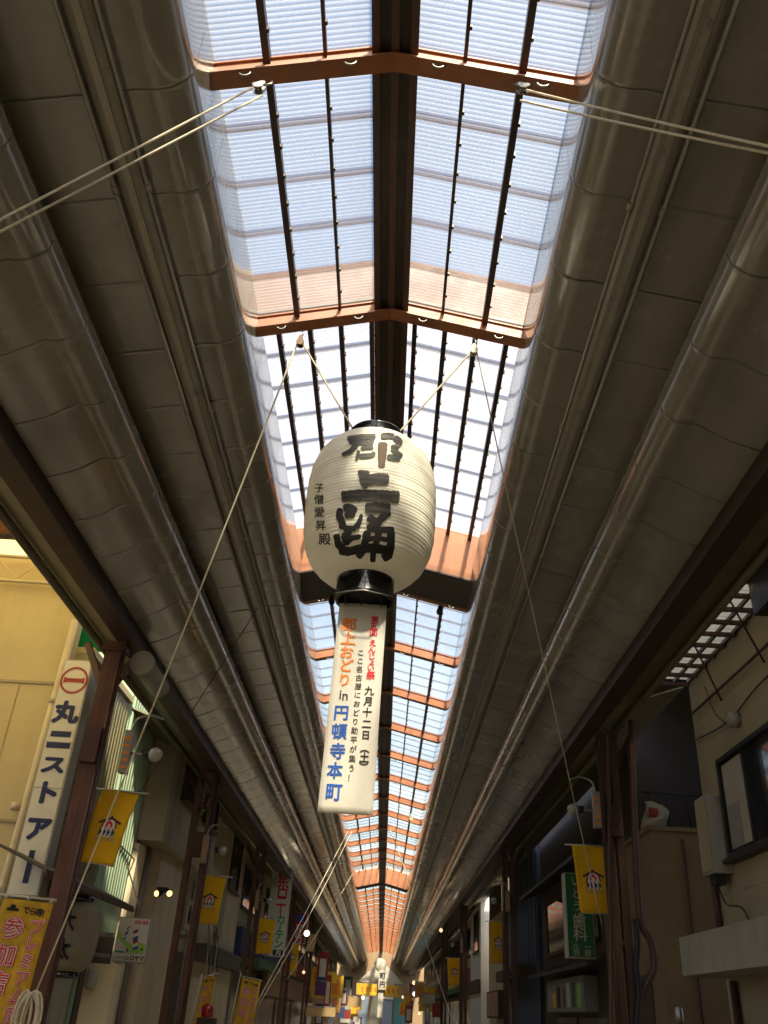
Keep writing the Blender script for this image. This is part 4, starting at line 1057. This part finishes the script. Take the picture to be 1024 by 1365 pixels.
# ---- signs further along the left
def tall_sign(name, label, pxs, Y, depth, face, rows, case='sign_box', bold=.03):
    t, f, fn, (w, h) = front_box(name, label, 'sign', pxs, Y, depth, face, case)
    by = {}
    for ch, u, v, s_, mt in rows: by.setdefault(mt, []).append((ch, u, v, s_, s_*w/h))
    for mt, its in by.items():
        for it in its: b = MB(); letters(b, [it], fn, bold); b.build('character', mt, f)
    return t, f, fn, (w, h)
cs_, cf, cfn, (cw, ch_) = tall_sign('curtain_sign', 'tall white sign with red and green katakana behind the third flag', [(360, 1160), (390, 1161), (378, 1276), (354, 1274)], 33.0, .35, 'sign_white',
    [('ホ', .62, .17, .62, 'red_print'), ('ロ', .62, .27, .60, 'red_print'), ('ニ', .62, .365, .60, 'red_print'), ('ー', .62, .475, .50, 'red_print'),
     ('カ', .68, .575, .46, 'green_print'), ('ー', .68, .665, .46, 'green_print'), ('テ', .68, .755, .46, 'green_print'), ('ン', .68, .855, .46, 'green_print'),
     ('カ', .25, .60, .42, 'green_print'), ('ー', .25, .69, .42, 'green_print'), ('テ', .25, .78, .42, 'green_print'), ('ン', .25, .86, .42, 'green_print')])
b = MB(); n = 20
for i in range(n):
    a0, a1 = 2*math.pi*i/n, 2*math.pi*(i+1)/n; k = cw/ch_
    if 0.1 < a0 < .9: continue
    b.quad(cfn(.62+.28*math.cos(a0), .065+.20*k*math.sin(a0)), cfn(.62+.28*math.cos(a1), .065+.20*k*math.sin(a1)), cfn(.62+.15*math.cos(a1), .065+.11*k*math.sin(a1)), cfn(.62+.15*math.cos(a0), .065+.11*k*math.sin(a0)))
b.build('round_mark', 'red_print', cf)
b = MB(); rect_uv(b, cfn, .06, .925, .94, .99); bx_ = b.build('black_panel', 'black_print', cf)
b = MB(); letters(b, [('注', .36, .957, .26, .26*cw/ch_), ('内', .72, .957, .26, .26*cw/ch_)], lambda u, v: cfn(u, v, .003), .04); b.build('panel_lettering', 'white_print', cf)
rs, rf_, rfn, (rw, rh) = tall_sign('red_sign', 'dark red hanging sign with blue square and white katakana', [(393, 1216), (411, 1216), (405, 1258), (388, 1257)], 40.0, .3, 'sign_red',
    [('マ', .5, .50, .62, 'white_print'), ('ル', .5, .68, .62, 'white_print'), ('カ', .5, .87, .62, 'white_print')])
b = MB(); rect_uv(b, rfn, .24, .07, .78, .32); b.build('blue_square', 'blue_print', rf_)
# lit floodlight with a cardboard-coloured box beside it
fl = thing('floodlight', 'glaring lit floodlight beside the dark red sign', 'floodlight', P(409, 1245, Y=39.0))
q = P(409, 1244, Y=39.0); b = MB(); b.lathe([(.05, -.12), (.13, 0), (.14, .02)], q, 12, axis=(.2, -1, -.3)); b.build('housing', 'galv', fl)
b = MB(); b.lathe([(.001, .03), (.12, .03), (.001, .05)], q, 12, axis=(.2, -1, -.3), caps=False); b.build('lamp_face', 'lamp_white', fl)
b = MB(); b.box(q.x-.02, q.x+.02, q.y, q.y+.3, q.z, q.z+.6); b.build('stem', 'galv', fl)
q = P(414, 1256, Y=39.2); b = MB(); b.hexa([(q.x-.18, 39.2, q.z-.32), (q.x+.12, 39.2, q.z-.32), (q.x+.12, 39.5, q.z-.32), (q.x-.18, 39.5, q.z-.32), (q.x-.06, 39.2, q.z+.3), (q.x+.24, 39.2, q.z+.3), (q.x+.24, 39.5, q.z+.3), (q.x-.06, 39.5, q.z+.3)])
b.build_top('hanging_box', 'c_card', 'tilted beige box hanging just below the glaring floodlight', 'box')

# ================================================================== buildings, right side
Ra = front('near_right_house', 'shaded beige house with dark framed window and concrete ledge at right edge', XRW, 1, -3, 12.6, 9.5, 'wall_beige')
w0 = P(962, 1015, X=XRW); w1 = P(972, 1150, X=XRW)
window(Ra, XRW, 1, 8.9, w0.y, w1.z, w0.z, 'black', 'glass', 1, .09)
b = MB(); b.box(XRW-.062, XRW-.048, w0.y-.78, w0.y-.12, w1.z+.10, w0.z-.10); b.build('curtain', 'curtain', Ra)
b = MB(); b.box(XRW-.070, XRW-.064, w0.y-.55, w0.y-.15, w1.z+.10, w1.z+.62); b.build('window_box', 'c_gray', Ra)
l0, l1 = P(905, 1250, X=3.72), P(912, 1301, X=3.72)
b = MB(); b.box(3.72, XRW-.003, 6.0, l0.y, l1.z, l0.z); b.build('ledge', 'concrete', Ra)
b = MB(); b.tube([(XRW-.06, 12.2, 0), (XRW-.06, 12.2, l1.z-.01)], .05, 8); b.build('downpipe', 'pillar_dk', Ra)
b = MB(); b.tube([(XRW-.05, 12.45, l0.z+.01), (XRW-.05, 12.45, P(940, 1170, X=XRW).z)], .045, 8); b.build('downpipe', 'pillar_dk', Ra)
for (yy, rr) in ((7.4, .02), (7.55, .014)):
    b = MB(); b.tube([(XRW-.03, yy, l0.z+.01), (XRW-.03, yy, 7.4)], rr, 6); b.build('conduit', 'pipe_gray', Ra)
for zz in (l0.z+.55, 5.55):
    b = MB(); b.box(XRW-.006, XRW-.002, -3, 12.58, zz-.008, zz+.008); b.build('wall_joint', 'wall_gray', Ra)
q = P(985, 960, X=XRW); b = MB(); b.lathe([(.10, 0), (.10, .10), (.06, .14)], (XRW, q.y, q.z), 14, axis=(-1, 0, 0)); b.build('vent_cap', 'pipe_gray', Ra)
b = MB(); b.tube(smooth([(XRW-.02, 12.5, 5.3), (XRW-.03, 11.2, 5.18), (XRW-.02, 9.8, 5.32), (XRW-.03, 7.6, 5.2)]), .009, 6); b.build('cable', 'wire', Ra)
b = MB(); b.tube(smooth([(XRW-.02, 11.9, 5.9), (XRW-.03, 11.6, 5.4), (XRW-.02, 11.1, 5.1), (XRW-.02, 10.8, 5.16)]), .007, 6); b.build('cable', 'wire', Ra)
# metal utility box on the corner
a_, c_ = P(932, 1068, X=4.22), P(938, 1172, X=4.22)
ub = thing('utility_box', 'tall weathered metal utility box fixed at the beige house corner', 'utility box', (4.3, a_.y, c_.z))
b = MB(); b.box(4.16, XRW-.004, a_.y-.42, a_.y+.02, c_.z, a_.z); b.build('case', 'galv', ub)
b = MB(); b.box(4.148, 4.158, a_.y-.40, a_.y-.0, c_.z+.03, a_.z-.03); b.build('cover', 'wall_beige', ub)
b = MB(); b.box(4.20, 4.34, a_.y-.30, a_.y-.1, c_.z-.12, c_.z-.003); b.build('cable_outlet', 'black', ub)
b = MB(); s0 = Vector((4.25, a_.y-.2, c_.z-.1)); b.tube(smooth([s0, s0+Vector((.05, -.1, -.25)), s0+Vector((.08, -.55, -.35)), s0+Vector((.05, -.9, -.75)), Vector((4.3, a_.y-.6, l0.z+.01))]), .010, 6); b.build('cable', 'wire', ub)
# side glazing between the eave and the beige house
sg = thing('side_glazing', 'bright lattice of small glazed panes between right eave and beige house', 'skylight', (4.0, 11, ZC+4.62))
ZS = ZC+4.62; xs = [3.72, 3.98, 4.20, 4.40]; ny = 9; ya, yb = 9.0, 12.55
st = (yb-ya)/ny
for x in xs:
    b = MB(); b.box(x-.018, x+.018, ya, yb, ZS-.05, ZS-.002); b.build('glazing_bar', 'pillar_dk', sg)
for k in range(ny+1):
    b = MB(); y = ya+k*st; b.box(3.70, 4.41, y-.03, y+.03, ZS-.10, ZS-.053); b.build('cross_bar', 'pillar_dk', sg)
for k in range(ny):
    for x0, x1 in zip(xs[:-1], xs[1:]):
        b = MB(); b.box(x0+.006, x1-.006, ya+k*st+.006, ya+(k+1)*st-.006, ZS, ZS+.006); b.build('pane', 'pane_side', sg)
b = MB(); b.box(3.68, XRW-.004, -3, 8.96, ZS-.06, ZS+.02); b.build('solid_cover', 'eave', sg)
b = MB(); b.box(3.95, XRW-.01, 7.6, 8.9, ZS-.55, ZS-.08); b.build('dark_hopper', 'black', sg)
for (a_, c_) in (((969, 793), (1019, 883)), ((921, 850), (962, 934))):
    p0, p1_ = P(*a_, z=ZS-.12), P(*c_, X=XRW-.06); b = MB(); b.tube([p0, p1_], .014, 6); b.build('brace_rod', 'pillar_dk', sg)
p0, p1_ = P(923, 951, X=XRW-.05), P(1024, 858, X=XRW-.05); b = MB(); b.tube([p0, p1_, p1_+(p1_-p0)], .022, 6); b.build('wall_rail', 'pillar_dk', sg)
# tan house whose low end wall faces the viewer
T = thing('tan_house', 'low tan house with plain end wall beside the piped right pillar', 'building', (4.4, 16, 0))
b = MB(); b.box(4.38, 11, 15.2, 19.0, 0, ZC+2.91); b.build('wall', 'wall_tan', T)
b = MB(); b.box(4.32, 11, 15.15, 19.05, ZC+2.915, ZC+2.98); b.build('coping', 'wall_tan', T)
b = MB(); b.box(4.36, 11, 16.2, 19.0, ZC+2.99, ZC+8.4); b.build('upper_storey', 'wall_dark', T)
b = MB(); b.box(4.45, 11, 12.7, 16.19, ZC+5.6, ZC+5.7); b.build('gap_roof', 'wall_dark', T)
b = MB(); b.tube([(4.9, 15.19, 0), (4.9, 15.185, 4.4)], .02, 6); b.build('conduit', 'pillar_dk', T)
b = MB(); b.box(4.355, 4.377, 15.9, 17.4, .1, 2.4); b.build('door', 'wall_wood', T)
for k in range(5):
    b = MB(); b.tube([(4.6+k*.35, 15.9, ZC+2.99), (4.6+k*.35, 15.9, ZC+3.7)], .015, 6); b.build('railing_post', 'black', T)
b = MB(); b.tube([(4.5, 15.9, ZC+3.7), (8, 15.9, ZC+3.7)], .018, 6); b.build('railing', 'black', T)
b = MB(); q = P(872, 1085, Y=15.5)
f = bil(P(858, 1068, Y=15.5), P(885, 1072, Y=15.6), P(888, 1106, Y=15.5), P(853, 1106, Y=15.4), .1, .05); sheet(f, 8, 8, .01).build_top('draped_cloth', 'wall_gray', 'whitish cloth draped over the top of the tan end wall', 'cloth')
b = MB(); rect = bil(P(866, 1076, Y=15.38), P(878, 1078, Y=15.38), P(877, 1090, Y=15.38), P(864, 1089, Y=15.38)); sheet(rect, 3, 3, .01).build_top('red_rag', 'c_red', 'small red rag on the pale draped cloth', 'cloth')
q = P(905, 1352, Y=12.9); b = MB(); b.lathe([(.03, -.12), (.06, -.08), (.06, .06), (.03, .10)], q, 10); b.build_top('wall_lamp', 'steel', 'tiny metal lamp at the foot of the tan wall', 'lamp')
# black tall gap wall behind the near right pillar
K = front('dark_house', 'almost black timber house behind the green dental sign', XRW+.1, 1, 19.1, 27.4, 8.4, 'wall_wood')
for zz, ee in ((ZC+3.05, .65), (ZC+1.05, .5)):
    n = 14
    for k in range(n):
        y = 19.2+k*.58; b = MB(); b.hexa([(XRW+.1-ee, y, zz), (XRW+.098, y, zz+.22), (XRW+.098, y+.56, zz+.22), (XRW+.1-ee, y+.56, zz), (XRW+.1-ee, y, zz+.07), (XRW+.098, y, zz+.29), (XRW+.098, y+.56, zz+.29), (XRW+.1-ee, y+.56, zz+.07)]); b.build('eave_tile', 'tile', K)
window(K, XRW+.1, 1, 20.0, 22.4, ZC+1.6, ZC+2.9, 'wall_wood', 'glass', 3); window(K, XRW+.1, 1, 23.2, 26.4, ZC+1.6, ZC+2.9, 'wall_wood', 'glass', 3)
fs = fascia(K, XRW+.1, 1, 20.6, 25.2, ZC+.28, ZC+.95, 'c_gray', .30)
random.seed(5)
for k in range(7):
    b = MB(); y = 20.9+k*.6; b.box(XRW+.1-.306, XRW+.1-.303, y, y+random.uniform(.22, .45), ZC+.36, ZC+.36+random.uniform(.3, .5)); b.build('picture_panel', ('lime', 'c_green', 'c_white', 'awning', 'wall_dark', 'c_yellow', 'curtain')[k], fs)
shutter(K, XRW+.1, 1, 19.8, 22.6, .1, ZC+.2); shutter(K, XRW+.1, 1, 22.9, 25.4, .1, ZC+.2)
# green dental sign
ds, df_, dfn, (dw, dh) = tall_sign('dental_sign', 'green dental clinic sign with white characters behind the near right flag', [(753, 1163), (790, 1165), (792, 1279), (757, 1275)], 19.0, .35, 'sign_green',
    [('い', .42, .10, .40, 'c_white'), ('と', .42, .25, .40, 'c_white'), ('う', .42, .40, .40, 'c_white'), ('歯', .46, .565, .50, 'c_white'), ('科', .48, .72, .54, 'c_white'), ('小', .30, .87, .25, 'c_white'), ('児', .30, .94, .25, 'c_white'), ('一', .72, .87, .25, 'c_white'), ('般', .72, .94, .25, 'c_white')], 'c_white', .015)
# blue panelled shop with striped fascia
Bl = front('blue_shop', 'dark blue panelled shop beyond the timber house', XRW, 1, 27.5, 33.6, 6.9, 'wall_blue')
for k in range(8):
    b = MB(); y = 27.7+k*.72; b.box(XRW-.04, XRW-.003, y, y+.6, 3.2, 6.4); b.build('panel', 'wall_blue', Bl)
b = MB(); b.box(XRW-.55, XRW-.003, 28.0, 33.4, 2.75, 3.05); b.build('canopy', 'wall_wood', Bl)
Cr = front('cream_house', 'cream walled house catching light beyond the blue shop', XRW-.06, 1, 33.66, 40.0, 5.2, 'wall_pale')
fs = fascia(Cr, XRW-.06, 1, 33.9, 37.6, ZC+.1, ZC+.95, 'wall_wood', .35)
for k in range(9):
    b = MB(); y = 34.0+k*.4; b.box(XRW-.06-.362, XRW-.06-.354, y, y+.22, ZC+.16, ZC+.9); b.build('stripe', ('c_orange', 'c_white')[k % 2], fs)
b = MB(); b.box(XRW-.055, XRW+.6, 35.5, 39.8, 5.21, 7.4); b.build('upper_box', 'wall_wood', Cr)
window(Cr, XRW-.06, 1, 34.5, 36.8, ZC+2.0, ZC+3.2)
Wh = front('white_house', 'bright white sunlit end wall in the gap beyond cream house', 4.15, 1, 41.2, 46.0, 8.6, 'wall_white')
window(Wh, 4.15, 1, 42, 44, 4.2, 5.8)
b = MB(); b.box(4.0, 4.147, 41.3, 45.8, 2.6, 3.1); b.build('canopy', 'wall_wood', Wh)

# ================================================================== far shop fronts on both sides
random.seed(11)
fm = ['wall_gray', 'wall_pale', 'wall_beige', 'wall_wood', 'wall_tan', 'wall_cream']
words = ['brown', 'pale gray', 'beige', 'cream', 'tan', 'dark']
def far_front(i, side, y0, y1, label):
    X = XLW+random.uniform(-.02, .02) if side < 0 else XRW+random.uniform(-.02, .02)
    t = front('shop_house', label, X, side, y0, y1, random.uniform(6.6, 8.2), fm[(i*5+(2 if side > 0 else 0)) % 6])
    s = -side
    b = MB(); b.box(*sorted((X+s*.003, X+s*random.uniform(.5, .9))), y0+.2, y1-.2, 2.7, 2.95); b.build('canopy', random.choice(['awning', 'c_red', 'wall_wood', 'c_green', 'c_card']), t)
    fascia(t, X, side, y0+.3, y1-.3, 3.0, 3.8, random.choice(['c_white', 'c_yellow', 'c_card', 'c_blue', 'c_red', 'wall_wood']), .2)
    n = 2
    for k in range(n):
        a = y0+.5+(y1-y0-1)*k/n; window(t, X, side, a, a+(y1-y0-1)/n-.4, 4.4, 5.7)
    b = MB(); b.box(*sorted((X+s*.003, X+s*.05)), y0+.4, y1-.4, .1, 2.5); b.build('shop_window', 'glass_pale', t)
    return t
lab = {-1: ['beyond the cream house, left row', 'behind the curtain sign', 'behind the red sign', 'left of the slanting ropes', 'fourth last of left row', 'third last of left row', 'second last of left row', 'last of left row'],
       1: ['right after the white wall', 'fifth last of right row', 'fourth last of right row', 'third last of right row', 'second last of right row', 'last of right row']}
y = 30.46
for i in range(8):
    e = y+[6.2, 7.4, 8, 7.8, 9, 10, 11, 12][i]; far_front(i, -1, y, e-.05, words[i % 6]+' shop house '+lab[-1][i]); y = e
y = 46.06
for i in range(6):
    e = y+[8, 9, 9, 10, 11, 11][i]; far_front(i+3, 1, y, e-.05, words[(i+2) % 6]+' shop house '+lab[1][i]); y = e
# brown fascia board beneath the small fourth flag
b = MB(); a_, c_ = P(352, 1293, X=-4.2), P(410, 1335, X=-4.2)
b.box(-4.22, -4.05, a_.y, c_.y+6, ZC+.35, ZC+1.15); b.build_top('fascia_board', 'plaster_wood', 'brown fascia board beneath the small fourth left flag', 'board')
# far hanging signs
hs = [(430, 1292, 3.2, .55, 1.6, 'c_red', 50, 'narrow dark red sign hanging over the far left shops'), (440, 1303, 2.4, .7, .5, 'c_yellow', 52, 'tilted yellow cloth over the far left shops'),
      (448, 1315, 1.9, .8, 1.1, 'c_yellow', 56, 'yellow board with pink middle at far left'), (427, 1318, 1.6, .55, .6, 'c_purple', 49, 'small purple square sign at far left'),
      (428, 1308, 1.6, .5, .35, 'c_blue', 49.4, 'small blue sign above the purple square'), (437, 1322, 1.6, .3, 1.5, 'c_red', 51, 'thin red vertical sign right of purple square'),
      (418, 1349, 1.6, .7, .35, 'c_card', 46, 'beige paper board low at far left'), (433, 1349, 1.6, 1.0, .35, 'c_card', 47, 'wide beige paper board right of the narrow beige one'),
      (463, 1335, 1, .9, .7, 'c_yellow', 70, 'yellow cloth sign low before the street end'), (470, 1350, 1, .8, .8, 'c_orange', 72, 'orange sign low at the street end left'),
      (458, 1330, 1, .5, .9, 'c_purple', 66, 'dark purple cloth near the far left shops'), (559, 1319, 1, .55, .8, 'c_card', 60, 'brown board hanging right of the street end'),
      (540, 1335, 1, .3, 1.5, 'c_orange', 74, 'thin orange sign post right of the street end'), (536, 1345, 1, .4, .9, 'c_yellow', 76, 'little yellow sign right of the street end'),
      (545, 1352, 1, .5, 1.0, 'c_red', 66, 'dark red cloth low right of the street end'), (455, 1350, 1, .4, .6, 'c_blue', 62, 'small blue cloth low at far left'), (462, 1352, 1, .5, .5, 'c_red', 64, 'small red board low at far left'),
      (475, 1359, 1, .4, .3, 'c_white', 70, 'tiny white board at the street end left'), (583, 1347, 1, .5, .6, 'c_red', 50, 'small dull red sign on the far right shops'), (570, 1352, 1, .3, 1.0, 'c_gray', 56, 'gray narrow board far right')]
random.seed(31)
cn_ = {'c_red': 'red', 'c_yellow': 'yellow', 'c_orange': 'orange', 'c_card': 'beige', 'c_white': 'white', 'c_green': 'green', 'c_blue': 'blue', 'c_purple': 'purple'}
for k in range(26):
    mt = ['c_yellow', 'c_card', 'c_orange', 'c_white', 'c_red', 'c_yellow', 'c_green', 'c_card', 'c_blue', 'c_orange', 'c_purple', 'c_white', 'c_card'][k % 13]
    lf = k % 3 != 2; Y = random.uniform(52, 100); px = random.uniform(418, 478) if lf else random.uniform(536, 592); py = random.uniform(1296, 1362)
    w_, h_ = random.uniform(.4, 1.0), random.uniform(.4, 1.5); sh = 'narrow' if w_/h_ < .6 else ('wide' if w_/h_ > 1.2 else 'squarish')
    hs.append((px, py, 0, w_, h_, mt, Y, 'tiny %s %s sign in far clutter, %s of street end' % (sh, cn_[mt], 'left' if lf else 'right')))
for (px, py, _, w, h, mt, Y, label) in hs:
    q = P(px, py, Y=Y); t = thing('hanging_sign', label, 'sign', (q.x, Y, q.z-h/2), 'small signs at the far end')
    b = MB(); b.box(q.x-w/2, q.x+w/2, Y, Y+.06, q.z-h/2, q.z+h/2); f = b.build('board', mt, t)
    b = MB(); b.tube([(q.x-w/2, Y+.03, q.z+h/2+.03), (q.x+w/2, Y+.03, q.z+h/2+.03)], .02, 6); b.build('hanger', 'galv', t)
    if h > .6:
        b = MB(); b.box(q.x-w*.3, q.x+w*.3, Y-.006, Y-.002, q.z-h*.35, q.z+h*.3); b.build('printed_field', {'c_yellow': 'c_orange', 'c_red': 'c_white', 'c_card': 'c_orange', 'c_orange': 'c_yellow', 'c_purple': 'c_white', 'c_gray': 'c_white'}.get(mt, 'c_white'), f)
# sunlit / lit lamps of the far end
for (px, py, Y, r, mt, label) in ((588, 1240, 44, .14, 'lamp_soft', 'small lit lamp under the right eave above the sunlit pillar'), (552, 1310, 62, .20, 'lamp_soft', 'upper of two lit globe lamps right of the street end'), (553, 1325, 63, .22, 'lamp_white', 'lower of two lit globe lamps right of the street end'),
                                 (559, 1351, 60, .10, 'lamp_warm', 'tiny warm lit bulb low right of the street end'), (484, 1330, 80, .22, 'lamp_white', 'lit lamp under the left end of yellow cross sign'), (405, 1296, 40, .10, 'lamp_soft', 'small warm lamp right of the fourth left flag'), (538, 1329, 78, .2, 'lamp_white', 'lit lamp at the right end of yellow cross sign')):
    q = P(px, py, Y=Y); t = thing('globe_lamp', label, 'lamp', q, 'lit lamps along the far arcade')
    r *= .62
    b = MB(); b.lathe([(r*.2, -r)]+[(r*math.sin(R_(a)), -r*math.cos(R_(a))) for a in range(25, 180, 25)], q, 12); b.build('globe', mt, t)
    b = MB(); b.tube([q+Vector((0, 0, r*.95)), q+Vector((0, 0, r+.5))], .02, 6); b.build('stem', 'galv', t)
# yellow sign across the far end
ys_, yf, yfn, _ = front_box('cross_sign', 'long yellow sign board spanning the far end of arcade', 'sign', [(475, 1309), (541, 1315), (540, 1331), (475, 1325)], 84.0, .3, 'c_yellow', 'c_card', .05)
for k in range(9):
    b = MB(); b.quad(yfn(.1+k*.09, .3), yfn(.15+k*.09, .3), yfn(.15+k*.09, .7), yfn(.1+k*.09, .7)); b.build('mark', 'c_orange', yf)
q = P(507, 1286, Y=83.5); b = MB(); b.lathe([(.001, -.05), (.5, -.05), (.52, 0), (.5, .05), (.001, .05)], q, 20, axis=(0, 1, 0)); b.build_top('round_sign', 'c_white', 'round white disc hung above the yellow cross sign', 'sign')
q = P(510, 1306, Y=83.5); b = MB(); b.box(q.x-.32, q.x+.32, 83.4, 83.7, q.z-.75, q.z+.75); vs = b.build_top('hanging_sign', 'c_white', 'small white vertical sign in front of the yellow cross sign', 'sign', 'small signs at the far end')
b = MB(); letters(b, [('円', 0, .35, .5, .5), ('町', 0, -.3, .5, .5)], lambda u, v: Vector((q.x+u, 83.39, q.z-v)), .04); b.build('lettering', 'black_print', vs)
q = P(508, 1300, Y=85.); b = MB(); b.hexa([(q.x-2.0, 85, q.z-.6), (q.x+2.0, 85, q.z-.6), (q.x+2.0, 86, q.z-.6), (q.x-2.0, 86, q.z-.6), (q.x-.5, 85, q.z+.75), (q.x+.5, 85, q.z+.75), (q.x+.5, 86, q.z+.75), (q.x-.5, 86, q.z+.75)])
b.build_top('gable_sign', 'c_white', 'pale gabled panel above the yellow cross sign', 'sign')
b = MB(); q = P(507, 1338, Y=83.6); b.box(q.x-.22, q.x+.22, 83.6, 83.66, q.z-1.0, q.z+1.0); b.build_top('hanging_sign', 'c_white', 'narrow white cloth strip below the yellow cross sign', 'sign', 'small signs at the far end')
# the building closing the street
E_ = thing('end_building', 'gray building closing the far street end', 'building', (0, 112, 0))
b = MB(); b.box(-12, 12, 112, 118, 0, 14); b.build('wall', 'wall_tan', E_)
for k, (x0, x1, z0, z1, mt) in enumerate(((-2.8, -1.4, .2, 3.2, 'c_sky'), (-1.2, -.1, .2, 3.4, 'glass_pale'), (.2, 1.3, .2, 3.0, 'c_sky'), (1.5, 3.2, .2, 3.2, 'c_teal'), (-3.6, -2.9, .2, 3, 'c_white'))):
    b = MB(); b.box(x0, x1, 111.9, 111.997, z0, z1); b.build('shop_bay', mt, E_)
b = MB(); b.box(.2, 1.4, 111.8, 111.88, 3.1, 4.9); f = b.build('white_board', 'c_white', E_)
b = MB(); letters(b, [('祭', .8, -4.0, 1.0, 1.2)], lambda u, v: Vector((u, 111.78, -v)), .03); b.build('board_lettering', 'black_print', f)

bpy.data.objects.remove(_fo)
for o in bpy.data.objects:
    if o.type == 'MESH' and o.name.startswith('glyph'): bpy.data.objects.remove(o)
